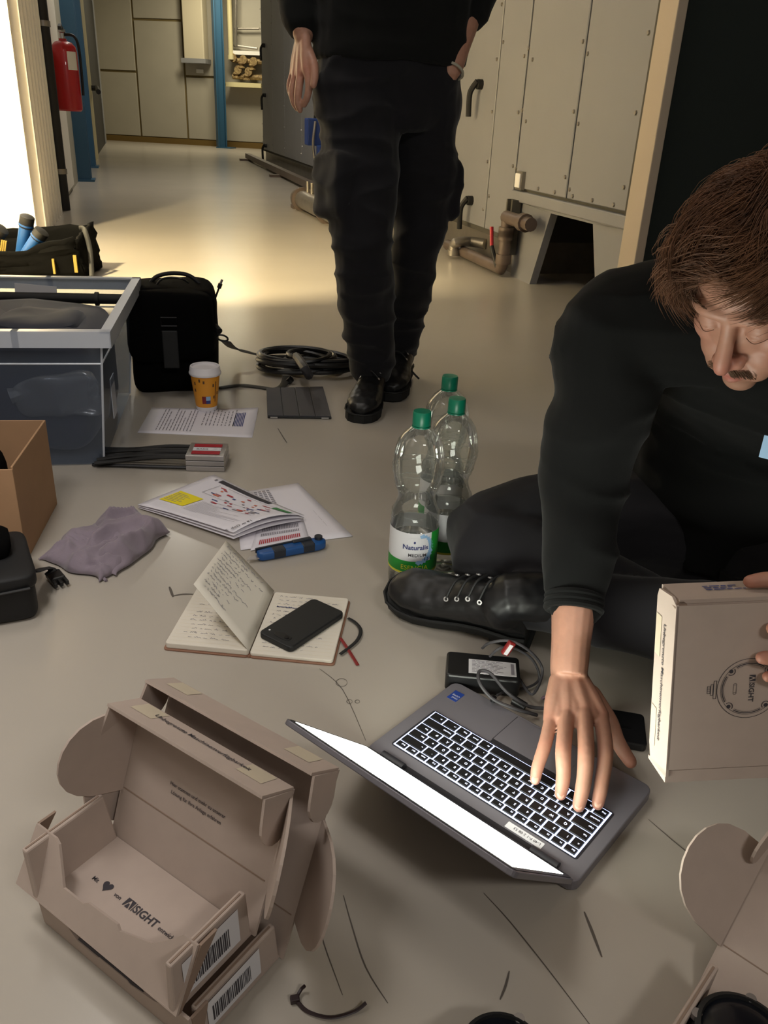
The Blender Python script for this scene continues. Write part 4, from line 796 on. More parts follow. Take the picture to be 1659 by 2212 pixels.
# ---- bottles
def bottle(label,c,turn=0.,proto={}):
    t=thing('water_bottle',label,'bottle',Matrix.Translation(c),'plastic water bottles by the knee'); 
    prof=[(0,.010),(.018,.006),(.030,.0),(.038,.001),(.0425,.010),(.0432,.030),(.0432,.128),(.0418,.134),(.0435,.142),(.0415,.154),(.036,.168),(.0325,.180),(.034,.190),(.0400,.206),(.0445,.228),(.0450,.246),(.0430,.266),(.0375,.284),(.028,.298),(.0165,.308),(.0125,.313),(.0125,.318)]
    T=Matrix.Translation(c)
    mb=MB(); mb.open=1; mb.lathe(prof,40,T); mb.build('bottle_wall','bottle_clear',t,smooth=True,sharp=80)
    for z,rr_ in ((.130,.0418),(.154,.0418),(.198,.0378),(.207,.0405),(.232,.0452),(.240,.0454)):
        mb=MB(); mb.lathe([(rr_,z-.0012),(rr_+.0007,z),(rr_,z+.0012)],40,T); mb.build('wall_groove','bottle_clear',t,smooth=True)
    MB().lathe([(0,.312),(.0150,.312),(.0156,.314),(.0156,.334),(.0145,.3365),(0,.337)],28,T).build('screw_cap','cap_green',t,smooth=True)
    for k in range(24):
        pass
    MB().lathe([(.0135,.3085),(.0160,.309),(.0160,.3112),(.0135,.3115)],28,T).build('neck_ring','cap_green',t,smooth=True)
    MB().lathe([(0,.012),(.028,.004),(.0375,.004),(.0415,.012),(.0418,.030),(.0418,.100),(0,.100)],32,T).build('water','water',t,smooth=True)
    r_=.0438; f=math.atan2(-c.y,-c.x)+turn
    mb=MB(); mb.open=1; n=64
    def band(z0,z1,rr_,name,m,a0=0,a1=2*math.pi,par=t,nn=64):
        b=MB(); b.open=1; vs=[T@V((rr_*math.cos(a0+(a1-a0)*i/nn),rr_*math.sin(a0+(a1-a0)*i/nn),z)) for z in (z0,z1) for i in range(nn+1)]; b.add(vs,[(i,i+1,nn+2+i,nn+1+i) for i in range(nn)]); return b.build(name,m,par,smooth=True)
    lb=band(.045,.127,r_,'label','label_white'); band(.0495,.072,r_+.0003,'label_band','bottle_green',par=lb); band(.0455,.0495,r_+.0003,'label_band','bottle_yellow',par=lb)
    b=MB(); b.open=1
    def wpoly(pts,rr_,m): 
        b.add([T@V((rr_*math.cos(f+x/rr_),rr_*math.sin(f+x/rr_),z)) for x,z in pts],[tuple(range(len(pts)))],m)
    # blue spray round a white heart shape, green field on the sides
    for k in range(20): wpoly([(.030+.003*k*.5,.072),(.0315+.003*k*.5,.072),(.0315+.003*k*.5,.127),(.030+.003*k*.5,.127)],r_+.0003,0)
    for k in range(30):
        a=2*math.pi*k/30; hx_=.026*math.cos(a)+.004; hz_=.096+.026*math.sin(a); 
        wpoly([(hx_+.006*math.cos(a+j*1.57),hz_+.006*math.sin(a+j*1.57)) for j in range(4)],r_+.0004+.00001*k,1) if hz_<.121 and hx_>.006 else None
    for k in range(12):
        z0=.074+.044*k/12; z1=z0+.044/12; hw=.022*math.sqrt(max(0,1-((z0-.097)/.026)**2)); 
        for s in range(6): wpoly([(-hw+2*hw*s/6+.003,z0),(-hw+2*hw*(s+1)/6+.003,z0),(-hw+2*hw*(s+1)/6+.003,z1),(-hw+2*hw*s/6+.003,z1)],r_+.0008,2)
    b.build('label_artwork',['bottle_green','bottle_blue','label_white'],lb)
    b=MB(); b.open=1
    def wtext(txt,size,x0,z0,m,bold=.012): 
        vs,fs=text_geo(txt,bold,'CENTER'); b.add([T@V(((r_+.0011)*math.cos(f+(x0+x*size)/r_),(r_+.0011)*math.sin(f+(x0+x*size)/r_),z0+y*size)) for x,y,_ in vs],fs,m)
    wtext('Naturalis',.0125,.0,.096,0,.02); wtext('MEDIUM',.0088,.004,.082,1); wtext('1,5 L',.0085,.024,.074,0,.02); wtext('ESENCIA',.013,.0,.055,2,-.005)
    wpoly([(-.002+.002*math.cos(a),.1100+.0026*math.sin(a)) for a in [i*.785 for i in range(8)]]+[],r_+.0011,0)
    b.build('label_lettering',['text_navy','ink','bottle_yellow'],lb)
    return t
c=G(887,1262); bottle('clear water bottle with green cap, front one with its label fully in view',c,.1)
c=G(957,1220); bottle('clear water bottle with green cap, second from the front, half behind the knee',c,1.2)
c=G(945,1150); bottle('clear water bottle with green cap, rearmost of the three, only its top visible',c,2.2)
# ---- tablet
q=[G(578,904),G(716,906),G(698,841),G(575,844)]; tb=thing('tablet','tablet in a dark grey folding cover lying beside the cable coil','tablet',q[0])
zz=lambda p,z: V((p.x,p.y,z))
MB().hexa([zz(p,0) for p in q],[zz(p,.007) for p in q]).build('tablet_body','black_plastic',tb,bevel=.002)
for k in range(4):
    f0,f1=(k/4+.004),((k+1)/4-.004); qq=[q[0].lerp(q[1],f0),q[0].lerp(q[1],f1),q[3].lerp(q[2],f1),q[3].lerp(q[2],f0)]; MB().hexa([zz(p,.007) for p in qq],[zz(p,.0095) for p in qq]).build('cover_panel','tablet_case',tb,bevel=.001)
for f in (.1,.9): p=q[0].lerp(q[1],f)-(q[3]-q[0]).normalized()*.001; MB().box((-.010,-.002,.002),(.010,.001,.006),T=TF(V((p.x,p.y,0)),q[1]-q[0],q[3]-q[0])).build('corner_clip','silver',tb)
# ---- messenger bag, strap, cables
b0,b1=G(287,852),G(470,850); TBg=frame(b0,b1); bw=(b1-b0).length; bg=thing('shoulder_bag','black fabric shoulder bag standing beside the clear bin','bag',TBg)
mb=MB(); blob(mb,(bw*.5,.10,.155),(bw*.5+.004,.105,.155),.28,.30,.012,7,1,TBg,36,bottom=0); mb.build('bag_body','black_fabric',bg,smooth=True)
mb=MB(); blob(mb,(bw*.5,.02,.205),(bw*.49,.055,.10),.35,.35,.010,9,2,TBg,30); mb.build('front_flap','black_fabric',bg,smooth=True)
MB().box((bw*.40,-.042,.09),(bw*.58,-.034,.20),T=TBg).build('strap_tab','black_soft',bg,bevel=.003)
z0=.225; x0=bw*.49
MB().tube([TBg@V(p) for p in ((x0-.022,-.040,z0-.012),(x0+.022,-.040,z0-.012),(x0+.022,-.040,z0+.012),(x0-.022,-.040,z0+.012),(x0-.022,-.040,z0-.012))],.0022,6).build('buckle','dark_metal',bg,smooth=True)
MB().tube(smooth_path([TBg@V(p) for p in ((bw*.25,.10,.30),(bw*.35,.10,.325),(bw*.55,.10,.335),(bw*.75,.10,.325),(bw*.92,.10,.28))]),.006,8).build('carry_handle','black_soft',bg,smooth=True)
MB().tube(smooth_path([TBg@V(p) for p in ((bw*.30,.06,.29),(bw*.42,.06,.325),(bw*.62,.05,.33),(bw*.72,.06,.315))]),.003,6).build('zip_cord','black_plastic',bg,smooth=True)
sp=[AT(470,712,2.40),AT(492,742,2.36)]
ring_c=AT(480,730,2.38); MB().tube(arc(ring_c,.017,0,2*math.pi,16,V((.4,.6,-.7)).normalized(),V((.8,-.5,.1)).normalized()),.003,6).build('snap_hook','dark_metal',bg,smooth=True)
MB().tube([AT(464,705,2.42),AT(474,716,2.40)],.010,8).build('strap_anchor','black_soft',bg)
def ribbon(pts,wd,name,par,m='black_soft',up=(0,0,1),th=.15): return MB().tube(smooth_path(pts),wd,8,flat=th,up=up).build(name,m,par,smooth=True)
ribbon([AT(488,738,2.38),G(505,752,.05),G(540,762,.03),G(575,772,.02),G(597,792,.035)],.014,'shoulder_strap',bg)
ribbon([G(472,838,.003),G(520,832,.004),G(560,836,.003),G(592,840,.004),G(612,832,.006),G(620,812,.02)],.013,'shoulder_strap',bg)
us=thing('usb_cable','short black cable whose plug sticks up out of the shoulder bag','cable',AT(465,655,2.4)); p0=AT(461,655,2.42); p1=AT(473,622,2.42)
MB().tube([p0-V((0,0,.02)),p0,p1],.003,6).build('cord','black_plastic',us,smooth=True); MB().tube([p1,p1+(p1-p0).normalized()*.014],.0062,8).build('plug','black_plastic',us,smooth=True); q=p1+(p1-p0).normalized()*.014; MB().tube([q,q+(p1-p0).normalized()*.012],.004,6).build('plug_tip','silver',us)
co=thing('cable_coil','coiled black cable lying on the floor left of the walking man','cable',G(655,812)); r4=random.Random(2)
for cc_,rx,nn,zz0 in ((G(640,806),.115,7,.012),(G(695,806),.11,6,.012)):
    pts=[]
    for i in range(nn*14+1):
        a=2*math.pi*i/14; k=i/14; pts.append(cc_+W(rx*math.cos(a)*(1+.10*math.sin(k*2.3)),.075*math.sin(a)*(1+.12*math.cos(k*1.7)),zz0+.010*abs(math.sin(k*1.9))+.007*k+.005*math.sin(a*1+k)))
    MB().tube(smooth_path(pts,2),.0075,7).build('cable_loops','black_plastic',co,smooth=True)
MB().tube(smooth_path([G(640,770,.06),G(655,790,.085),G(668,812,.05)],5),.014,8).build('binding_strap','cable_grey',co,smooth=True)
MB().tube(smooth_path([G(725,800,.02),G(742,797,.012),G(760,795,.008)],5),.006,6).build('cable_tail','black_plastic',co,smooth=True); MB().tube([G(630,818,.02),G(622,825,.008)],.01,8).build('connector','dark_metal',co,smooth=True)
# ---- clear bin
FR=G(225,1004); RR=G(281,852); dx=(RR-FR); BD=dx.length; dx.normalize(); wx=V((-dx.y,dx.x,0)); 
if wx.dot(V((1,0,0)))>0: wx=-wx
TFR=AT(222,712,1.79); BH=TFR.z; BWd=.44; fl_=.03
bn_=thing('storage_bin','large clear plastic storage bin with pale rim at the left','bin',FR)
BPt=lambda x,y,z: FR+wx*(x*BWd)+dx*(y*BD)+V((0,0,z))+ (wx*((x-.5)*2*fl_)+dx*((y-.5)*2*fl_))*(z/BH)
def wall4(a,b,name,m='bin_clear'):
    mb=MB(); n=6
    vs=[]; 
    for k in range(n+1):
        for j in range(n+1): u=j/n; v=k/n; x=a[0]+(b[0]-a[0])*u; y=a[1]+(b[1]-a[1])*u; vs.append(BPt(x,y,.003+(BH-.003)*v))
    mb.open=1; mb.add(vs,[(k*(n+1)+j,k*(n+1)+j+1,(k+1)*(n+1)+j+1,(k+1)*(n+1)+j) for k in range(n) for j in range(n)]); return mb.build(name,m,bn_,smooth=True)
wall4((0,0),(1,0),'bin_wall'); wall4((0,0),(0,1),'bin_wall'); wall4((1,0),(1,1),'bin_wall'); wall4((0,1),(1,1),'bin_wall')
mb=MB(); mb.open=1; mb.add([BPt(0,0,.004),BPt(1,0,.004),BPt(1,1,.004),BPt(0,1,.004)],[(0,1,2,3)]); mb.build('bin_floor','bin_clear',bn_)
def rimbar(a,b,nm='rim',o=.022,z0=-.032,z1=.0):
    p,q_=BPt(a[0],a[1],BH),BPt(b[0],b[1],BH); d=(q_-p).normalized(); out=V((d.y,-d.x,0)); cen=(BPt(.5,.5,BH)-p)
    if out.dot(cen)>0: out=-out
    p=p-d*o; q_=q_+d*o
    MB().hexa([p,q_,q_+out*o,p+out*o],[x+V((0,0,.004)) for x in (p,q_,q_+out*o,p+out*o)]).build(nm,'bin_rim',bn_); MB().hexa([p+out*(o-.003)+V((0,0,z0)),q_+out*(o-.003)+V((0,0,z0)),q_+out*o+V((0,0,z0)),p+out*o+V((0,0,z0))],[p+out*(o-.003),q_+out*(o-.003),q_+out*o,p+out*o]).build(nm,'bin_rim',bn_)
rimbar((0,0),(.32,0)); rimbar((.38,0),(1,0)); rimbar((0,0),(0,1)); rimbar((1,0),(1,1)); rimbar((0,1),(.42,1)); rimbar((.48,1),(1,1))
for y in (0,1): p,q_=BPt(0,y,BH-.075),BPt(1,y,BH-.075); MB().tube([p,q_],.0022,6).build('moulded_rib','bin_rim',bn_)
for x in (0,): p,q_=BPt(x,0,BH-.075),BPt(x,1,BH-.075); MB().tube([p,q_],.0022,6).build('moulded_rib','bin_rim',bn_)
for x,y in ((0,0),(0,1)): MB().tube([BPt(x,y,.004),BPt(x,y,BH)],.0028,6).build('corner_edge','bin_rim',bn_)
p=BPt(.52,.985,BH-.045); MB().box((-.055,-.03,-.001),(.055,.03,.001),T=TF(p,-wx,V((0,0,1)))@Matrix.Rotation(-.08,4,'Z')).build('paper_label','label_white',bn_)
p=BPt(-.004,.30,.12); MB().box((-.03,-.05,-.001),(.03,.05,.001),T=TF(p,dx,V((0,0,1)))).build('paper_label','bin_rim',bn_)
bc=thing('equipment_pouch','dark blue black pouch filling the lower half of the clear bin','bag',BPt(.5,.5,.006)); mb=MB(); 
TBn=Matrix(((wx.x,dx.x,0,FR.x),(wx.y,dx.y,0,FR.y),(0,0,1,0),(0,0,0,1)))
mat('navy_fabric','23283a',.7,sheen=.2,noise=(6,.4)); blob(mb,(BWd*.5,BD*.50,.152),(BWd*.475,BD*.45,.142),.3,.25,.020,6,3,TBn,40,bottom=.006); mb.build('pouch_body','navy_fabric',bc,smooth=True)
mb=MB(); blob(mb,(BWd*.34,BD*.40,.288),(.10,.10,.02),.6,.6,.01,12,5,TBn,20); mb.build('pouch_flap','navy_fabric',bc,smooth=True)
pb=thing('plastic_bag','crumpled clear plastic bag inside the bin by its front wall','bag',BPt(.25,.1,.1)); mb=MB(); blob(mb,(BWd*.19,.030,.165),(.095,.022,.055),.7,.7,.018,16,6,TBn,36); mb.build('film','poly_bag',pb,smooth=True,sharp=25)
MB().tube([BPt(.35,.08,.175),BPt(.44,.06,.165)],[.008,.02],8).build('twisted_neck','poly_bag',pb,smooth=True)
rb=thing('roller_tube','thin dark tube resting inside the rear rim of the clear bin','tube',BPt(.4,.9,BH-.04)); MB().tube([BPt(.02,.93,BH-.045),BPt(.75,.95,BH-.045)],.014,10).build('tube_body','black_soft',rb,smooth=True); MB().tube([BPt(.19,.93,BH-.045),BPt(.17,.93,BH-.045)],.019,10).build('tube_cap','black_rubber',rb,smooth=True)
# ---- tool bag behind the bin
o_=G(196,600); TTb=TF(o_,W(1,.05,0),W(-.05,1,0)); tb=thing('tool_bag','open black tool bag with blue handled tools behind the bin','bag',TTb)
def bagwall(fn,name): mb=MB(); mb.open=1; mb.grid(fn,10,8); return mb.build(name,'black_fabric',tb,smooth=True,solid=.012)
nz=lambda x,y,z,k=.02: noise.noise(V((x*6,y*6,z*6+3)))*k
bagwall(lambda u,v: TTb@V((-.62+.60*u+nz(u,0,v)-.04*v*(1-u)*-1*0-.03*v*u,-.02+nz(u,v,0)-.02*v,.006+(.10+.08*max(0,u-.45)*2+nz(u,1,v))*v)),'front_wall')
bagwall(lambda u,v: TTb@V((-.62+.60*u-.03*v*u,.26+nz(u,v,1)+.03*v,.006+(.15+.06*u+nz(u,2,v))*v)),'back_wall')
bagwall(lambda u,v: TTb@V((-.02+nz(u,v,4)-.03*v,-.02+.28*u-.02*v+.05*u*v,.006+(.17+.05*u)*v)),'end_wall'); bagwall(lambda u,v: TTb@V((-.62,-.02+.28*u,.006+.12*v)),'end_wall')
MB().box((-.62,-.02,.004),(-.02,.26,.02),T=TTb).build('bag_floor','black_fabric',tb)
MB().tube(smooth_path([TTb@V(p) for p in ((-.06,.1,.215),(-.03,.08,.21),(-.005,.05,.13),(.008,.0,.04),(.012,-.02,.012))]),.012,8,flat=.3,up=(0,1,0)).build('side_strap','black_soft',tb,smooth=True)
MB().box((-.06,-.045,.03),(-.045,-.035,.11),T=TTb).build('reflective_strip','tool_yellow',tb); MB().box((-.16,-.05,.02),(-.15,-.04,.09),T=TTb).build('reflective_strip','tool_yellow',tb)
for i,(p,q_,r_,l,m1) in enumerate((((-.37,.12,.06),(-.30,.10,.265),.034,'blue handled tool standing upright in the black tool bag, taller one','knife_blue'),((-.34,.06,.06),(-.22,.05,.205),.036,'shorter blue handled tool in the black tool bag','knife_blue'),((-.56,.10,.06),(-.42,.08,.205),.036,'brown handled tool at the left end of the tool bag','tool_brown'))):
    a,b_=TTb@V(p),TTb@V(q_); d=(b_-a).normalized(); L_=(b_-a).length; tl=thing('hand_tool',l,'tool',a); MB().tube([a,a+d*L_*.72],[r_*.8,r_*.9],12).build('tool_handle',m1,tl,smooth=True); MB().tube([a+d*L_*.70,a+d*L_*.74,a+d*L_*.97,a+d*L_],[r_*.8,r_,r_,r_*.7],12).build('tool_grip','black_soft',tl,smooth=True); MB().tube([a+d*L_*.76,a+d*L_*.80],r_*1.04,12).build('collar',m1,tl,smooth=True)
a=TTb@V((-.42,.03,.09)); tl=thing('folding_rule','yellow folding rule among the tools in the black tool bag','tool',a); 
for k in range(3): MB().box((-.012+k*.009,-.01,-.05),(-.005+k*.009,.01,.065),T=Matrix.Translation(a)@Matrix.Rotation(.25,4,'Y')).build('rule_leg','tool_yellow',tl)
# ---- cardboard box at the left, with black jacket
rb_,fb_=G(124,1088),G(59,1212); cd=(fb_-rb_); CDp=cd.length; cd.normalize(); cw=V((cd.y,-cd.x,0)); 
if cw.dot(V((1,0,0)))>0: cw=-cw
ctop=AT(100,909,W(0,0).y+(_RZ.inverted()@rb_).y-.005); CH=ctop.z; cl=.012
cb=thing('cardboard_box','brown open cardboard box at the left edge in front of the bin','box',rb_)
CP=lambda x,y,z: rb_+cw*x+cd*y+V((0,0,z)); CWd=.40
def cpan(x0,x1,y0,y1,z0,z1,name,m='kraft_brown'): return MB().hexa([CP(x0,y0,z0),CP(x1,y0,z0),CP(x1,y1,z0),CP(x0,y1,z0)],[CP(x0,y0,z1),CP(x1,y0,z1),CP(x1,y1,z1),CP(x0,y1,z1)]).build(name,m,cb,bevel=.001)
cpan(0,CWd,0,.004,0,CH,'box_wall'); cpan(0,CWd,CDp-.004,CDp,0,CH*.98,'box_wall'); cpan(0,.004,.004,CDp-.004,0,CH,'box_wall'); cpan(CWd-.004,CWd,.004,CDp-.004,0,CH,'box_wall'); cpan(.004,CWd-.004,.004,CDp-.004,0,.004,'box_floor')
jk=thing('jacket','black jacket bundled into the brown cardboard box','clothing',CP(.2,.1,.006)); mb=MB(); TCb=Matrix(((cw.x,cd.x,0,rb_.x),(cw.y,cd.y,0,rb_.y),(0,0,1,0),(0,0,0,1)))
blob(mb,(.20,CDp*.52,CH*.50),(.150,CDp*.38,CH*.48),.6,.6,.012,10,9,TCb,36,bottom=.006); mb.build('jacket_body','black_fabric',jk,smooth=True); mb=MB(); blob(mb,(.12,CDp*.70,CH*.98),(.042,.042,.055),.8,.8,.012,14,10,TCb,24); mb.build('sleeve','black_fabric',jk,smooth=True)
# ---- black case at the left edge
k0,k1=G(-60,1362),G(88,1330); TKs=frame(k0,k1); kl=(k1-k0).length; ks=thing('equipment_case','black padded case with buckle strap cut off at the left edge','bag',TKs)
mb=MB(); blob(mb,(kl*.5,.075,.038),(kl*.5,.085,.038),.25,.3,.006,9,12,TKs,32,bottom=0); mb.build('case_body','black_soft',ks,smooth=True)
mb=MB(); blob(mb,(kl*.5,.075,.074),(kl*.5+.004,.09,.014),.3,.3,.004,9,13,TKs,30); mb.build('case_lid','black_soft',ks,smooth=True)
MB().tube([TKs@V((.01,-.014,.064)),TKs@V((kl-.01,-.014,.064))],.0028,6).build('zip','black_plastic',ks); mb=MB(); blob(mb,(kl*.25,.10,.095),(.06,.05,.022),.6,.6,.012,12,14,TKs,20); mb.build('strap_pad','black_fabric',ks,smooth=True)
ribbon([G(75,1235,.06),G(100,1228,.03),G(112,1238,.02)],.012,'buckle_strap',ks)
bk=G(122,1248,.010); TBk=TF(bk,(G(135,1262,.01)-G(110,1232,.01)),W(0,0,1).cross(G(135,1262,.01)-G(110,1232,.01)))
MB().box((-.022,-.013,-.006),(.012,.013,.006),T=TBk).build('buckle','black_plastic',ks,bevel=.003)
for y in (-.010,-.0,.010): MB().box((.010,y-.0028,-.004),(.028,y+.0028,.004),T=TBk).build('buckle_prong','black_plastic',ks,bevel=.001)
# ---- grey cloth
cl_=thing('cleaning_cloth','crumpled grey lilac cloth on the floor between box and brochure','cloth',G(220,1190))
def cloth(P,hgt,seed,name,z0=.004,nu=56,nv=34):
    P=[G(*p) for p in P]; ax_=(P[2]-P[0]).normalized(); bx_=V((-ax_.y,ax_.x,0))
    def fn(u,v):
        p=P[0].lerp(P[1],u).lerp(P[3].lerp(P[2],u),v); e=min(1,6*min(u,1-u))*min(1,6*min(v,1-v)); e=max(e,0)**.5
        a_=p.dot(ax_); b_=p.dot(bx_); q=V((a_*9,b_*30,seed)); w_=noise.noise(q*.5)*1.2
        f=1-abs(noise.noise(V((a_*10+w_,b_*26+w_,seed))))*2.4; f2=1-abs(noise.noise(V((a_*34,b_*22,seed+5))))*2
        d=nvec(V((a_*16,b_*16,seed)))*.022*(1.2-e*.4); p=p+V((d.x,d.y,0)); p.z=z0+e*hgt*max(.04,.42+.45*f+.25*f2); return p
    mb=MB(); mb.open=1; mb.grid(fn,nu,nv); return mb.build(name,'grey_cloth',cl_,smooth=True,solid=.0025,off=-1,sharp=180)
cloth([(82,1204),(215,1262),(330,1185),(205,1140)],.030,1.3,'cloth_layer'); cloth([(165,1192),(262,1240),(358,1150),(270,1112)],.042,7.4,'cloth_fold',.006)
MB().tube(smooth_path([G(222,1222,.014),G(228,1236,.008),G(224,1248,.004),G(230,1254,.003)]),.003,6).build('loose_thread','grey_cloth',cl_,smooth=True)
# ---- cable tie
ct=thing('cable_tie','dark brown cable tie looped on the floor at bottom centre','cable tie',G(640,2165))
MB().tube(smooth_path([G(640,2160,.004),G(665,2185,.003),G(715,2198,.003),G(765,2185,.003),G(791,2166,.008)]),.0020,6,flat=.5,up=(0,0,1)).build('strap','tie_brown',ct,smooth=True); MB().tube(smooth_path([G(638,2160,.004),G(650,2138,.006),G(658,2130,.010)]),.0018,6).build('strap_tail','tie_brown',ct,smooth=True); MB().box((-.0045,-.0035,0),(.0045,.0035,.006),T=Matrix.Translation(G(637,2163,.001))).build('tie_head','tie_brown',ct,bevel=.001)
# ------------------------------------------------------------------ people
mat('skin','c08a70',.5,attr='Col',sss=.12,bump=(260,.12,.0006),noise=(90,.10)); mat('sweater','0b0c0c',.95,sheen=.05,spec=.25,bump=(420,.25,.0006)); mat('trousers_dark','121117',.9,spec=.3,sheen=.12,bump=(500,.2,.0005),noise=(8,.3))
mat('jeans_grey','1d1c20',.9,spec=.3,sheen=.1,bump=(500,.25,.0005),noise=(7,.25)); mat('hair_brown','714d36',.5,noise=(30,.5),spec=.3); mat('hair_under','33221a',.8,spec=.1); mat('boot_leather','121214',.42,bump=(120,.12,.0006)); mat('sole_rubber','0c0c0d',.7); mat('brow_hair','5d4330',.7); mat('nail','c79a86',.35); mat('bracelet','3a2a33',.5); mat('lash','6a4838',.7); mat('eye_white','b9aba2',.3)
def remesh(mb,voxel,smooth=4,fold=None):
    me=bpy.data.meshes.new('tmp'); me.from_pydata([tuple(p) for p in mb.v],[],mb.f); o=bpy.data.objects.new('tmp',me); COL.objects.link(o)
    md=o.modifiers.new('r','REMESH'); md.mode='VOXEL'; md.voxel_size=voxel
    if smooth: ms=o.modifiers.new('s','SMOOTH'); ms.factor=.5; ms.iterations=smooth
    dg=bpy.context.evaluated_depsgraph_get(); dg.update(); ne=bpy.data.meshes.new_from_object(o.evaluated_get(dg)); bpy.data.objects.remove(o); bpy.data.meshes.remove(me)
    if fold:
        ns=[v.normal.copy() for v in ne.vertices]
        for v,n_ in zip(ne.vertices,ns): v.co=v.co+n_*fold(v.co)
    return ne
def skinned(name,me,m,par,col=None):
    Ti=root_matrix(par).inverted(); 
    if col:
        a=me.color_attributes.new('Col','FLOAT_COLOR','POINT'); dat=[]
        for v in me.vertices: c=col(v.co); dat+=[*c,1]
        a.data.foreach_set('color',dat)
    me.transform(Ti); me.name=name; me.materials.clear(); me.materials.append(M[m]); me.polygons.foreach_set('use_smooth',[True]*len(me.polygons))
    o=bpy.data.objects.new(name,me); COL.objects.link(o); o.parent=par; return o
def limb(mb,pts,rs,n=14,k=5):
    P=[V(p) for p in pts]; path=smooth_path(P,k); out=[]
    for i in range(len(path)):
        t=i/k; a=min(int(t),len(rs)-1); b=min(a+1,len(rs)-1); f=t-a; f=f*f*(3-2*f)
        ra=rs[a] if isinstance(rs[a],tuple) else (rs[a],rs[a]); rb=rs[b] if isinstance(rs[b],tuple) else (rs[b],rs[b]); out.append((ra[0]+(rb[0]-ra[0])*f,ra[1]+(rb[1]-ra[1])*f))
    mb.tube(path,out,n); mb.ball(P[0],min(out[0])*.99,n=10); mb.ball(P[-1],min(out[-1])*.99,n=10); return mb
def trunk(mb,secs,right,n=22):      # secs: (centre, half width, half depth)
    right=V(right); path=[V(s[0]) for s in secs]; P=[]; Rr=[]; k=5; pp=smooth_path(path,k)
    for i in range(len(pp)):
        t=i/k; a=min(int(t),len(secs)-1); b=min(a+1,len(secs)-1); f=t-a; Rr.append((secs[a][1]+(secs[b][1]-secs[a][1])*f,secs[a][2]+(secs[b][2]-secs[a][2])*f))
    vs=[]
    for i,p in enumerate(pp):
        t=frame_of(pp,i); r_=(right-t*right.dot(t)).normalized(); d=t.cross(r_)
        for j in range(n):
            a=2*math.pi*j/n; ca,sa=math.cos(a),math.sin(a); sg=lambda x:math.copysign(abs(x)**.8,x); vs.append(p+r_*(Rr[i][0]*sg(ca))+d*(Rr[i][1]*sg(sa)))
    L=len(pp); mb.add(vs,[(i*n+j,i*n+(j+1)%n,(i+1)*n+(j+1)%n,(i+1)*n+j) for i in range(L-1) for j in range(n)]+[tuple(range(n-1,-1,-1)),tuple(range((L-1)*n,L*n))])
def head(mb_out,Mh,k=1.):       # local frame: x right, y forward, z up, origin between the ears
    mb=MB(); T=Matrix.Identity(4); b=lambda c,r,Rm=None: mb.ball(V(c),r,T=(Rm or Matrix.Identity(4)),n=28)
    b((0,-.014,.038),(.076,.096,.082)); b((0,.024,.030),(.068,.070,.062)); b((0,.030,-.020),(.063,.062,.070)); b((0,.030,-.050),(.056,.056,.062)); b((0,.048,-.080),(.038,.042,.034)); b((0,.074,-.099),(.022,.019,.017))
    for s in (-1,1):
        b((s*.036,.058,-.030),(.028,.025,.028)); b((s*.045,.030,-.070),(.020,.040,.028)); b((s*.026,.066,-.055),(.026,.024,.030)); b((s*.030,.0795,.002),(.0150,.0135,.0125)); b((s*.0125,.0985,-.0455),(.0085,.0100,.0075)); b((s*.022,.076,-.070),(.020,.018,.020))
        limb(mb,[V((s*.006,.091,.021)),V((s*.030,.090,.024)),V((s*.050,.073,.015))],[.0095,.0100,.0080],10)
        limb(mb,[V((s*.076,.002,.012)),V((s*.086,-.012,.026)),V((s*.088,-.030,.018)),V((s*.084,-.026,-.010)),V((s*.076,-.008,-.030))],[.0060,.0068,.0068,.0060,.0065],8); b((s*.079,-.012,.0),(.006,.016,.024))
    limb(mb,[V((0,.089,.016)),V((0,.098,-.006)),V((0,.112,-.032)),V((0,.1155,-.042))],[(.0095,.0095),(.0090,.0095),(.0105,.0105),(.0098,.0098)],12)
    b((0,.104,-.045),(.0125,.0115,.0080)); b((0,.084,-.066),(.026,.016,.018)); b((0,.078,-.086),(.020,.016,.012))
    me=remesh(mb,.0019,7)
    mb2=MB(); mb2.add([v.co for v in me.vertices],[tuple(p.vertices) for p in me.polygons]); bpy.data.meshes.remove(me)
    for s in (-1,1): limb(mb2,[V((s*.019,.0905,-.0035)),V((s*.031,.0930,-.0050)),V((s*.043,.0840,-.0035))],[.0020,.0026,.0020],8)
    limb(mb2,[V((-.023,.0835,-.0725)),V((-.009,.0955,-.0695)),V((0,.0962,-.0705)),V((.009,.0955,-.0695)),V((.023,.0835,-.0725))],[.0030,.0050,.0046,.0050,.0030],8)
    limb(mb2,[V((-.021,.0835,-.0755)),V((0,.0955,-.0800)),V((.021,.0835,-.0755))],[.0030,.0062,.0030],8)
    mb_out.add([Mh@v for v in mb2.v],mb2.f)
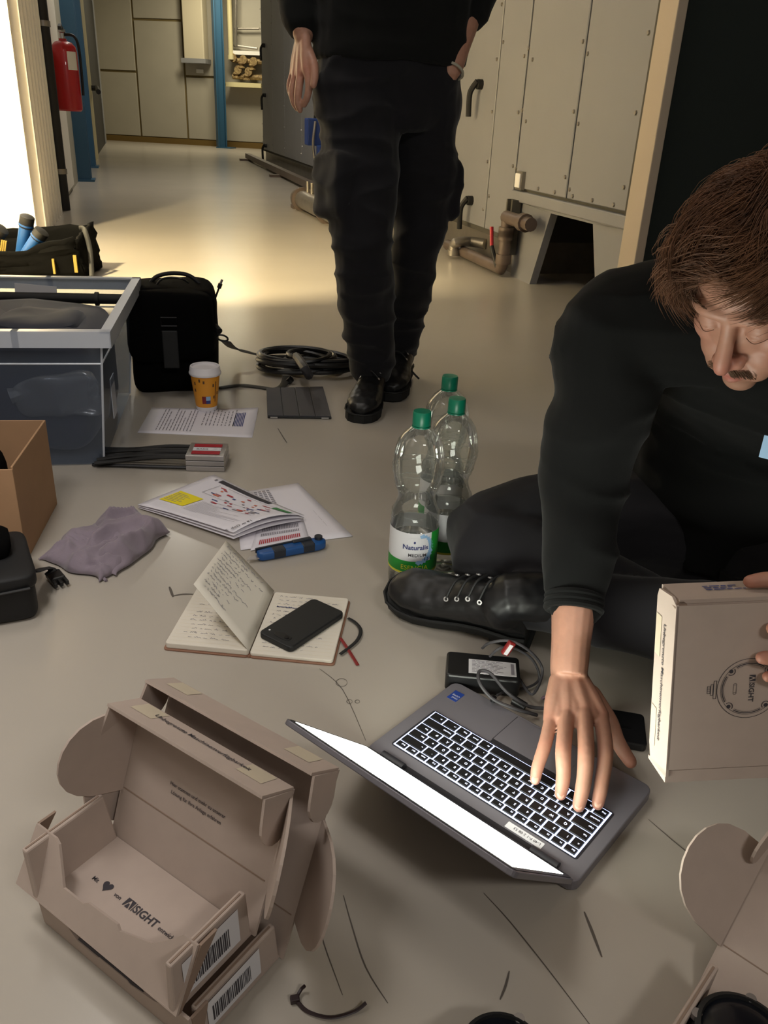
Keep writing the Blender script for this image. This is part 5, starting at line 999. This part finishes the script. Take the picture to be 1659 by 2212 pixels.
def skin_col(Mh,hands=()):
    Mi=Mh.inverted(); base=V(lin('b58671')); red=V(lin('ad6559')); lip=V(lin('b0645a')); stub=V(lin('8d6a57')); lid=V(lin('b58672')); knk=V(lin('b5705f'))
    def f(co):
        p=Mi@co; c=base.copy()
        if p.length<.17:
            g=lambda x,y,z,r: math.exp(-((abs(p.x)-x)**2+(p.y-y)**2+(p.z-z)**2)/(r*r))
            c=c.lerp(red,.65*g(0,.115,-.045,.020)+.4*g(.045,.06,-.035,.025)); c=c.lerp(lip,.85*min(1,g(0,.098,-.073,.0095)+g(.010,.096,-.073,.008)))
            st=1/(1+math.exp((p.z+.062)/.008))*(1/(1+math.exp(-(p.y-.01)/.012))); c=c.lerp(stub,.45*st*(1-.9*g(0,.098,-.073,.012))); c=c.lerp(lid,.6*g(.030,.090,.003,.012)); c=c.lerp(lip,.5*g(.085,-.01,0,.03))
        for q,r_ in hands:
            d=(co-q).length
            if d<r_*2.5: c=c.lerp(knk,.55*math.exp(-(d/r_)**2))
        return c
    return f
def hand(mb,wrist,knk,fingers,thumb,fr=.0088):
    # knk: four knuckle points index..little; fingers: joint lists from the knuckle on; thumb: joint list from the wrist side
    W_=V(wrist); mid=(knk[0]+knk[3])/2
    for i,k_ in enumerate(knk):
        a=W_.lerp(mid,.08)+(k_-mid)*.42; limb(mb,[a,a.lerp(k_,.5),k_],[.0140,.0140,.0120 if i<3 else .0108],12)
    for i in range(3): a=W_.lerp(mid,.25)+(knk[i]-mid)*.5; b_=W_.lerp(mid,.25)+(knk[i+1]-mid)*.5; limb(mb,[(a+b_)/2,(knk[i]+knk[i+1])/2*.90+(fingers[i][0]+fingers[i+1][0])/2*.10],[.0140,.0100],10)
    sc=(1.0,1.04,1.0,.88)
    for i,(k_,js) in enumerate(zip(knk,fingers)): limb(mb,[k_]+js,[fr*1.08*sc[i],fr*1.05*sc[i],fr*.95*sc[i],fr*.80*sc[i]][:len(js)+1],12)
    limb(mb,thumb,[.0150,.0125,.0102,.0088][:len(thumb)],12)
def shoe(par,heel,toe,up,L=None,shaft=None,m='boot_leather',name='boot',eyelets=True,w=1.):
    heel,toe,up=V(heel),V(toe),V(up); y=(toe-heel); L=L or y.length; y.normalize(); z=(up-y*up.dot(y)).normalized(); x=y.cross(z); k=L/.285
    T=Matrix(((x.x,y.x,z.x,heel.x),(x.y,y.y,z.y,heel.y),(x.z,y.z,z.z,heel.z),(0,0,0,1))); S=lambda a,b_,c: T@V((a*k*w,b_*k,c*k))
    secs=[(.004,.026,.060),(.03,.036,.098),(.075,.037,.100),(.115,.038,.088),(.155,.043,.070),(.20,.048,.060),(.245,.044,.054),(.272,.030,.044),(.283,.014,.034)]
    mb=MB(); n=18; vs=[]
    for (yy,hw,ht) in secs:
        for j in range(n): a=2*math.pi*j/n; sg=lambda q,e:math.copysign(abs(q)**e,q); vs.append(S(hw*sg(math.cos(a),.75),yy,.012+(ht-.012)*(.5+.5*sg(math.sin(a),.85))))
    Ln=len(secs); mb.add(vs,[(i*n+j,i*n+(j+1)%n,(i+1)*n+(j+1)%n,(i+1)*n+j) for i in range(Ln-1) for j in range(n)]+[tuple(range(n-1,-1,-1)),tuple(range((Ln-1)*n,Ln*n))])
    sh=[S(0,.045,.06),S(0,.040,.10)]+([V(shaft)] if shaft is not None else [S(0,.035,.16)]); limb(mb,sh,[(.040*k,.046*k),(.040*k,.046*k),(.046*k,.050*k)],16)
    up_=skinned(name,remesh(mb,.0028,4,lambda p: .0012*noise.noise(p*60)),m,par)
    out=[(.030,.005),(.034,.03),(.032,.09),(.036,.13),(.046,.18),(.050,.22),(.046,.252),(.034,.278),(.014,.291)]
    poly=[(a*k*w,b_*k) for a,b_ in out]+[(-a*k*w,b_*k) for a,b_ in reversed(out)]
    MB().prism(poly,-.012*k,.014*k,T).build('sole','sole_rubber',up_,bevel=.003); MB().prism([(-.033*k*w,-.002),(.033*k*w,-.002),(.034*k*w,.075*k),(-.034*k*w,.075*k)],-.020*k,-.011*k,T).build('heel_block','sole_rubber',up_,bevel=.003)
    MB().tube([S(a*1.02,b_,.016) for a,b_ in out]+[S(-a*1.02,b_,.016) for a,b_ in reversed(out)],.0028,6).build('welt','sole_rubber',up_,smooth=True)
    if eyelets:
        for i in range(5):
            yy=.150-i*.022; zz=.086+.011*i if i<3 else .108+.012*(i-3)
            for s in (-1,1):
                c=S(s*.024,yy,zz-.010); nn=(x*s*.75+z*.6).normalized(); MB().lathe([(.0022,0),(.0042,0),(.0042,.002),(.0022,.002)],12,TF(c+nn*.003,y,nn.cross(y))).build('eyelet','silver',up_,smooth=True)
        for i in range(4): yy=.150-i*.022; zz=.090+.011*min(i,2)+.006*max(0,i-2); MB().tube(smooth_path([S(-.026,yy,zz-.010),S(0,yy-.008,zz+.008),S(.026,yy-.018,zz-.002)],4),.0022,6).build('lace','black_soft',up_,smooth=True)
    return up_
def fold_fn(dirs,amp,freq):     # soft creases running round the limbs
    def f(p):
        q=noise.noise(p*freq)*.7+noise.noise(p*freq*2.1+V((5,2,1)))*.35; r_=1-abs(noise.noise(V((p.x*freq*.6,p.y*freq*.6,p.z*freq*1.7))+V((9,4,2))))*2; return amp*(q+.7*r_*abs(r_))
    return f
def strands(mb,root,tips,n,rad,rng,seg=8): pass
# ======== seated man
WS=lambda x,y,z: W(x,y,z)
pel=WS(.64,1.36,.115); fwd=W(-.61,-.79,0).normalized(); rgt=V((fwd.y,-fwd.x,0)); 
if rgt.dot(W(-1,0,0))<0: rgt=-rgt
sm=thing('person','seated man in black sweater and dark jeans typing on laptop, holding a box','person',V((pel.x,pel.y,0)))
hf=W(-.72,-.70,0).normalized(); pit=R(36); hy_=(hf*math.cos(pit)+V((0,0,-math.sin(pit)))); hup=(hf*math.sin(pit)+V((0,0,math.cos(pit)))); hup=(hup+hf.cross(V((0,0,1)))*-.06); hup=(hup-hy_*hup.dot(hy_)).normalized(); hxr=hy_.cross(hup)
bridge=AT(1574,700,.965)
def headM(o): return Matrix(((hxr.x,hy_.x,hup.x,o.x),(hxr.y,hy_.y,hup.y,o.y),(hxr.z,hy_.z,hup.z,o.z),(0,0,0,1)))
ho=bridge-(hy_*.094+hup*.012); MH=headM(ho)
neck=MH@V((0,-.045,-.10)); nb_=MH@V((0,-.075,-.155)); nb_.z=max(nb_.z,.49)
shR=AT(1352,706,1.17); shL=nb_*2-shR; shL=nb_+(nb_-shR)*.95; shL.z=shR.z-.01
elR=AT(1258,1052,1.14); wrR=G(1228,1462,.088)
elL=WS(.70,.80,.29)
HB=lambda x,y,z: HP(x,y,z)
wrL=HB(HW+.105,HL-.045,.035)
body=MB(); head(body,MH)
limb(body,[MH@V((0,-.02,-.05)),neck,nb_],[.052,.054,.060],16)
trunk(body,[(pel,.10,.07),(pel.lerp(nb_,.35)+V((0,0,.05))-fwd*.06,.10,.06),(pel.lerp(nb_,.62)+V((0,0,.05))-fwd*.05,.10,.06),(nb_-V((0,0,.05)),.09,.05)],rgt)
limb(body,[nb_-V((0,0,.04)),shR-V((0,0,.02)),shR.lerp(elR,.5),elR,elR.lerp(wrR,.45),wrR.lerp(elR,.12),wrR],[.05,.045,.038,.034,(.037,.034),(.0315,.026),(.031,.0235)],16)
limb(body,[nb_-V((0,0,.04)),shL-V((0,0,.02)),shL.lerp(elL,.5),elL,elL.lerp(wrL,.45),wrL],[.05,.045,.038,.034,.034,.026],16)
# right hand on the keys
kk=[G(1298,1548,.072),G(1262,1536,.077),G(1226,1540,.074),G(1190,1556,.066)]
fg=[[G(1308,1622,.066),G(1300,1690,.048),G(1291,1737,.030)],[G(1266,1622,.074),G(1261,1690,.052),G(1250,1741,.030)],[G(1217,1618,.070),G(1217,1676,.050),G(1211,1716,.031)],[G(1177,1610,.058),G(1162,1655,.044),G(1156,1685,.030)]]
th_=[G(1275,1500,.062),G(1312,1552,.052),G(1336,1605,.042),G(1362,1646,.030)]
hand(body,wrR,kk,fg,th_,.0098)
# left hand round the box edge
kL=[HB(HW+.030,HL-.004,.010),HB(HW+.036,HL-.028,-.006),HB(HW+.036,HL-.052,-.008),HB(HW+.032,HL-.074,-.004)]
fL=[[HB(HW+.004,HL+.011,.014),HB(HW-.018,HL+.011,.020),HB(HW-.034,HL+.009,.022)],[HB(HW+.012,HL-.026,-.020),HB(HW-.004,HL-.028,-.014),HB(HW-.022,HL-.030,-.0085)],[HB(HW+.010,HL-.054,-.023),HB(HW-.010,HL-.058,-.016),HB(HW-.030,HL-.061,-.0085)],[HB(HW+.008,HL-.078,-.019),HB(HW-.008,HL-.080,-.014),HB(HW-.022,HL-.082,-.008)]]
tL=[wrL.lerp(kL[0],.3),HB(HW+.05,HL-.02,.045),HB(HW+.015,HL-.030,HD+.010),HB(HW-.02,HL-.040,HD+.008)]
hand(body,wrL,kL,fL,tL,.0088)
hj=[(q,.010) for q in kk]+[(f_[0],.008) for f_ in fg]+[(f_[2],.008) for f_ in fg]+[(f_[2],.012) for f_ in fL]+[(th_[3],.012)]
bo=skinned('body',remesh(body,.0021,3),'skin',sm,skin_col(MH,hj))
for f_ in fg+[[th_[1],th_[2],th_[3]]]:
    d=(f_[2]-f_[1]).normalized(); upn=V((0,0,1)); s_=d.cross(upn).normalized(); nn=s_.cross(d); mb=MB(); mb.ball(f_[2]+nn*.0062-d*.001,(.0046,.0058,.0011),T=Matrix(((s_.x,d.x,nn.x,0),(s_.y,d.y,nn.y,0),(s_.z,d.z,nn.z,0),(0,0,0,1))),n=12); mb.build('fingernail','nail',bo,smooth=True)
# bracelet of beads
bc_=wrR.lerp(elR,-.10); t=(wrR-elR).normalized(); sx=t.cross(V((0,0,1))).normalized(); sy=sx.cross(t)
MB().tube([wrR+t*(.024+.010*math.cos(a))+sx*(.0335*math.cos(a))+sy*(.0255*math.sin(a)) for a in [2*math.pi*i/24 for i in range(25)]],.0016,6).build('bracelet','bracelet',sm,smooth=True)
# sweater
sw=MB(); chest=pel.lerp(nb_,.62)+V((0,0,.05))-fwd*.05
trunk(sw,[(pel+V((0,0,.0)),.20,.145),(pel.lerp(nb_,.35)+V((0,0,.05))-fwd*.045,.215,.155),(chest,.22,.15),(nb_-V((0,0,.045)),.165,.10),(nb_+V((0,0,.012)),.085,.08)],rgt)
limb(sw,[nb_-V((0,0,.01)),shR,shR.lerp(elR,.45),elR,elR.lerp(wrR,.35),elR.lerp(wrR,.63)],[.085,.080,.071,.063,.050,.0365],20)
limb(sw,[nb_-V((0,0,.01)),shL,shL.lerp(elL,.5),elL,elL.lerp(wrL,.5),elL.lerp(wrL,.86)],[.085,.080,.066,.062,.052,.040],18)
ff=fold_fn(None,.010,9)
skinned('sweater',remesh(sw,.006,3,ff),'sweater',sm)
cf=elR.lerp(wrR,.66); t=(wrR-elR).normalized(); sx=t.cross(V((0,0,1))).normalized(); sy=sx.cross(t)
for q_ in (0,.008,.016): MB().tube([cf-t*q_+sx*(.0375*math.cos(a))+sy*(.0365*math.sin(a)) for a in [2*math.pi*i/32 for i in range(33)]],.0055,8).build('cuff','sweater',sm,smooth=True)
# collar ribbing
ct_=(neck-nb_).normalized(); cx_=ct_.cross(fwd).normalized(); cy_=cx_.cross(ct_); MB().tube([nb_+ct_*.018+cx_*(.073*math.cos(a))+cy_*(.070*math.sin(a)) for a in [2*math.pi*i/28 for i in range(29)]],.009,8).build('collar','sweater',sm,smooth=True)
b0=AT(1664,968,.93); MB().box((-.010,-.001,-.014),(.010,.001,.014),T=TF(b0,rgt*-1,V((0,0,1)))@Matrix.Rotation(math.pi/2,4,'X')).build('lanyard_tag','bottle_blue',sm)
# jeans
heel_=G(1135,1360,.03); knR=AT(1048,1165,1.27); knR.z=.125; anR=WS(.50,1.06,.085); knL=WS(.72,.93,.15); anL=heel_+V((0,0,.06))
je=MB(); hipR=pel+rgt*.09+V((0,0,.01)); hipL=pel-rgt*.09+V((0,0,.01))
trunk(je,[(pel-V((0,0,.10)),.16,.14),(pel,.19,.135),(pel+V((0,0,.08)),.17,.115)],rgt)
limb(je,[pel,hipR+fwd*.06,hipR.lerp(knR,.55)+V((0,0,.015)),knR,knR.lerp(anR,.35),anR],[.11,.108,.092,.074,.068,.052],20)
limb(je,[pel,hipL+fwd*.06,hipL.lerp(knL,.55)+V((0,0,.01)),knL,knL.lerp(anL,.4),anL],[.11,.108,.092,.074,.066,.050],20)
fj=fold_fn(None,.005,11)
def clampz(f): return lambda p: f(p)
me=remesh(je,.006,3,fj)
for v in me.vertices: v.co.z=max(v.co.z,.004)
skinned('jeans',me,'jeans_grey',sm)
heel=G(1150,1366,.03); toe=G(846,1277,.03); heel.z=.030; toe.z=.030
shoe(sm,heel,toe,W(.15,-.55,.83),shaft=anL.lerp(knL,.10)+V((0,0,.01)),name='boot')
h2=WS(.44,1.0,.035); shoe(sm,h2,h2+W(.27,-.03,0),W(-.1,-.5,.85),shaft=anR+V((0,0,.01)),name='boot',eyelets=False)
# eyes, brows, moustache
for s in (-1,1):
    q=[MH@V((s*x,y,z)) for x,y,z in ((.020,.0925,-.0055),(.026,.0950,-.0078),(.032,.0950,-.0084),(.039,.0895,-.0070),(.044,.083,-.005))]; MB().tube(smooth_path(q,4),[.0007]+[.0013]*15+[.0006]*1 if 0 else .0005,6).build('eyelashes','lash',bo,smooth=True)
    mb=MB(); rg=random.Random(4+s)
    for i in range(90):
        u=rg.random(); x=.012+u*.042; z=.0235+.007*math.sin(u*2.3)+rg.uniform(-.0035,.0035); y=.0990-.52*max(0,x-.024)
        p=V((s*x,y-.002,z)); q_=p+V((s*.009,-.004*u-.001,.0025-.005*u)); mb.tube([MH@p,MH@(p.lerp(q_,.5)+V((0,.0012,0))),MH@q_],[.0006,.0006,.0002],4)
    mb.build('eyebrow','brow_hair',bo,smooth=True)
mb=MB(); rg=random.Random(8)
for i in range(330):
    x=rg.uniform(-.026,.026); z=-.0605+rg.uniform(-.0050,.0040)-abs(x)*.16; y=.1010-.50*max(0,abs(x)-.006)
    p=V((x,y,z)); q_=p+V((math.copysign(.003,x)+x*.12,.001,-.0055)); mb.tube([MH@p,MH@q_],[.0005,.0002],3)
mb.build('moustache','brow_hair',bo)
# hair
def hair(par,MHh,seed,n=3600,length=(.06,.105),vol=1.,sweep=V((1.0,.28,.05)),m='hair_brown'):
    rg=random.Random(seed); cc=V((0,-.014,.038)); rad=V((.0775,.0975,.0835))
    cap=MB(); cap.ball(MHh@(cc+V((0,-.004,.006))),(.082,.098,.086),T=MHh.to_3x3().to_4x4(),n=30); 
    def hairline(p):      # scalp region carrying hair (head frame)
        fy=p.y; return p.z> (.062 if fy>.06 else (.025 if fy>.02 else (-.012 if fy>-.01 else -.055)))
    vs=[];me=remesh(cap,.006,1); me.transform(MHh.inverted()); bmm=bmesh.new(); bmm.from_mesh(me); bmesh.ops.delete(bmm,geom=[v for v in bmm.verts if not hairline(v.co-V((0,0,.004)))],context='VERTS'); bmm.to_mesh(me); bmm.free(); me.transform(MHh)
    o=skinned('hair_base',me,'hair_under',par); md=o.modifiers.new('s','SOLIDIFY'); md.thickness=.004
    crown=V((.012,-.045,.120)); st=MB(); clumps=[V((rg.gauss(0,1),rg.gauss(0,1),rg.gauss(0,1))) for _ in range(60)]
    cnt=0
    while cnt<n:
        d=V((rg.gauss(0,1),rg.gauss(0,1),rg.gauss(0,1)));
        if d.length<.1: continue
        d.normalize(); p=cc+V((d.x*rad.x,d.y*rad.y,d.z*rad.z))
        if not hairline(p): continue
        front=max(0,min(1,(p.y-.01)/.05)); side=max(0,min(1,(p.x+.01)/.05))*max(0,min(1,(p.y+.06)/.06))
        L=rg.uniform(*length)*(1.0 if p.z>.05 else .75)*(1-.25*front)*(1+.45*side); away=(p-crown)+V((rg.gauss(0,.012),rg.gauss(0,.012),0)); away=away-d*away.dot(d); away=away.normalized() if away.length>1e-4 else V((1,0,0))
        nzv=nvec(p*26+V((seed,0,0)))+nvec(p*70+V((0,seed,0)))*.35
        flow=away*(.8-.7*front)+sweep*(.35+.75*front)+nzv*.7+V((0,0,-.9*side*front)); flow=flow-d*flow.dot(d); flow.normalize()
        pts=[]; q=p.copy(); dirn=(d*(.9*vol)+flow*.55).normalized(); lift=rg.uniform(.003,.022)*vol*(.8 if p.z>.06 else .7)*(1+.5*front)*(1.0+1.1*side); steps=7
        for k in range(steps+1):
            pts.append(q.copy()); nd=(q-cc); nrm_=V((nd.x/rad.x**2,nd.y/rad.y**2,nd.z/rad.z**2)).normalized(); e=math.sqrt((nd.x/rad.x)**2+(nd.y/rad.y)**2+(nd.z/rad.z)**2); h_=(e-1)*.085
            fl2=flow+nvec(q*32+V((seed*2,0,k*.05)))*.75; f=fl2-nrm_*fl2.dot(nrm_); g_=V((0,.25*front,-.35-.5*front*side)); dirn=(dirn*.45+f.normalized()*.7+nrm_*((lift-h_)*26)+g_*.25*k/steps+nzv*.12).normalized(); q=q+dirn*(L/steps)
        w0=rg.uniform(.00035,.00075); st.tube([MHh@x for x in pts],[w0*.8,w0,w0,w0,w0*.95,w0*.85,w0*.6,w0*.2],3,caps=False); cnt+=1
    return st.build('hair',m,par,smooth=True,sharp=180)
hair(sm,MH,3,n=13000,vol=1.1,length=(.06,.105))
# ======== walking man
wm=thing('person','man walking up in black sweater and dark cargo trousers, head out of frame','person',V((G(850,850).x,G(850,850).y,0)))
hipA=AT(778,185,2.40); hipB=AT(905,185,2.50); hc=(hipA+hipB)/2; wr=(hipB-hipA); wr.z=0; wr.normalize()
knA=AT(782,530,2.30); anA=AT(803,790,2.40); knB=AT(900,530,2.47); anB=AT(866,760,2.60)
wf=W(-.05,-1,0).normalized()
tr=MB(); trunk(tr,[(hc-V((0,0,.10)),.165,.115),(hc+V((0,0,.02)),.20,.13),(hc+V((0,0,.14)),.19,.12)],wr)
limb(tr,[hipA+V((0,0,.0)),hipA.lerp(knA,.5)-wr*.005,knA,knA.lerp(anA,.5),anA+V((0,0,.01))],[.116,.100,.080,.074,.064],20)
limb(tr,[hipB+V((0,0,.0)),hipB.lerp(knB,.5)+wr*.012,knB,knB.lerp(anB,.5),anB+V((0,0,.01))],[.114,.098,.068,.060,.052],20)
for a,b_,s in ((hipB,knB,1),(hipA,knA,-1)):
    c=a.lerp(b_,.62)+wr*s*.075; mb=tr; T=TF(c,wr,V((0,0,1))); blob(mb,(0,0,0),(.032,.08,.075),.35,.35,T=T@Matrix.Identity(4),n=18)
ft=fold_fn(None,.013,9)
trs=skinned('trousers',remesh(tr,.007,3,ft),'trousers_dark',wm)
for s,hh in ((1,hipB),):
    c=hh+wr*s*.07+wf*.09-V((0,0,.03)); MB().tube([c+wr*s*.05+V((0,0,-.07)),c-wr*s*.02+V((0,0,.09))],.004,6).build('pocket_seam','trousers_dark',trs,smooth=True)
shoe(wm,AT(815,838,2.47),AT(782,896,2.225),V((0,0,1))+wf*.2,name='boot',shaft=anA,L=.29)
hB=AT(872,812,2.66); hB.z=.03; tB=AT(856,836,2.50); tB.z=.022; shoe(wm,hB,hB+(tB-hB).normalized()*.285,V((0,0,1)),name='boot',shaft=anB,L=.285)
MB().tube(smooth_path([AT(880,790,2.52),AT(895,808,2.50),AT(905,818,2.50)],4),.003,6).build('lace_end','black_soft',wm,smooth=True)
# torso, arms, head
wc=hc+V((0,0,.17)); chest=hc+V((0,0,.42))+wf*.02; nk=hc+V((0,0,.60)); MW=Matrix(((-wr.x*-1,wf.x,0,0),(-wr.y*-1,wf.y,0,0),(0,0,1,0),(0,0,0,1))); 
xr=wf.cross(V((0,0,1))); hd=nk+V((0,0,.20))+wf*.03; MW=Matrix(((xr.x,wf.x,0,hd.x),(xr.y,wf.y,0,hd.y),(0,0,1,hd.z),(0,0,0,1)))
sA=nk-wr*.19-V((0,0,.06)); sB=nk+wr*.19-V((0,0,.06))
eA=AT(640,-150,2.52); wA=AT(655,78,2.38); eB=AT(1050,-120,2.62); wB=AT(972,150,2.42)
bw_=MB(); head(bw_,MW); limb(bw_,[hd+V((0,0,-.06)),nk+V((0,0,.02)),nk-V((0,0,.05))],[.054,.056,.07],16)
trunk(bw_,[(hc,.12,.08),(chest,.13,.09),(nk-V((0,0,.05)),.12,.07)],wr)
limb(bw_,[nk-V((0,0,.06)),sA,eA,eA.lerp(wA,.5),wA.lerp(eA,.1),wA],[.05,.05,.038,(.043,.040),(.032,.028),(.030,.025)],16)
limb(bw_,[nk-V((0,0,.06)),sB,eB,eB.lerp(wB,.4),wB.lerp(eB,.1),wB],[.05,.05,.038,.045,.034,.031],16)
# hanging right hand: fingers curl down and inwards
kA=[AT(662,150,2.33),AT(650,158,2.35),AT(640,160,2.375),AT(634,156,2.40)]
fA=[[AT(668,182,2.32),AT(664,208,2.32),AT(657,226,2.33)],[AT(645,192,2.335),AT(643,220,2.335),AT(648,238,2.34)],[AT(632,192,2.365),AT(634,218,2.36),AT(642,234,2.355)],[AT(626,182,2.40),AT(628,202,2.39),AT(634,216,2.38)]]
tA=[AT(662,105,2.36),AT(676,135,2.33),AT(680,162,2.31),AT(677,184,2.30)]
hand(bw_,wA,kA,fA,tA,.0098)
# left hand slipping into the pocket
kB=[AT(948,205,2.45),AT(960,210,2.46),AT(972,212,2.48),AT(980,208,2.50)]
fB=[[AT(946,235,2.47),AT(945,255,2.49),AT(945,270,2.50)],[AT(958,240,2.48),AT(957,262,2.50),AT(957,278,2.51)],[AT(968,240,2.49),AT(967,260,2.51),AT(967,275,2.52)],[AT(976,232,2.51),AT(975,248,2.52),AT(974,260,2.53)]]
tB_=[AT(952,160,2.43),AT(944,180,2.42),AT(938,200,2.44),AT(934,218,2.46)]
hand(bw_,wB,kB,fB,tB_,.0098)
bo2=skinned('body',remesh(bw_,.0032,3),'skin',wm,skin_col(MW,[(q,.02) for q in kA+kB]))
t=(wB-eB).normalized(); sx=t.cross(wf).normalized(); sy=sx.cross(t); MB().tube([wB+t*.005+sx*(.036*math.cos(a))+sy*(.034*math.sin(a)) for a in [2*math.pi*i/24 for i in range(25)]],.0035,6).build('bracelet','grey_wall',wm,smooth=True)
sv=MB(); trunk(sv,[(hc+V((0,0,.05)),.205,.145),(wc,.205,.14),(chest,.215,.14),(nk-V((0,0,.06)),.18,.10),(nk+V((0,0,.01)),.085,.08)],wr)
limb(sv,[nk-V((0,0,.05)),sA,sA.lerp(eA,.5),eA,eA.lerp(wA,.45),eA.lerp(wA,.86)],[.09,.085,.074,.066,.062,.048],18); limb(sv,[nk-V((0,0,.05)),sB,sB.lerp(eB,.5),eB,eB.lerp(wB,.3),eB.lerp(wB,.52)],[.09,.085,.076,.072,.068,.058],18)
skinned('sweater',remesh(sv,.008,3,fold_fn(None,.008,8)),'sweater',wm)
hair(wm,MW,6,n=2500,vol=.8,length=(.03,.05),sweep=V((0,.3,0)))
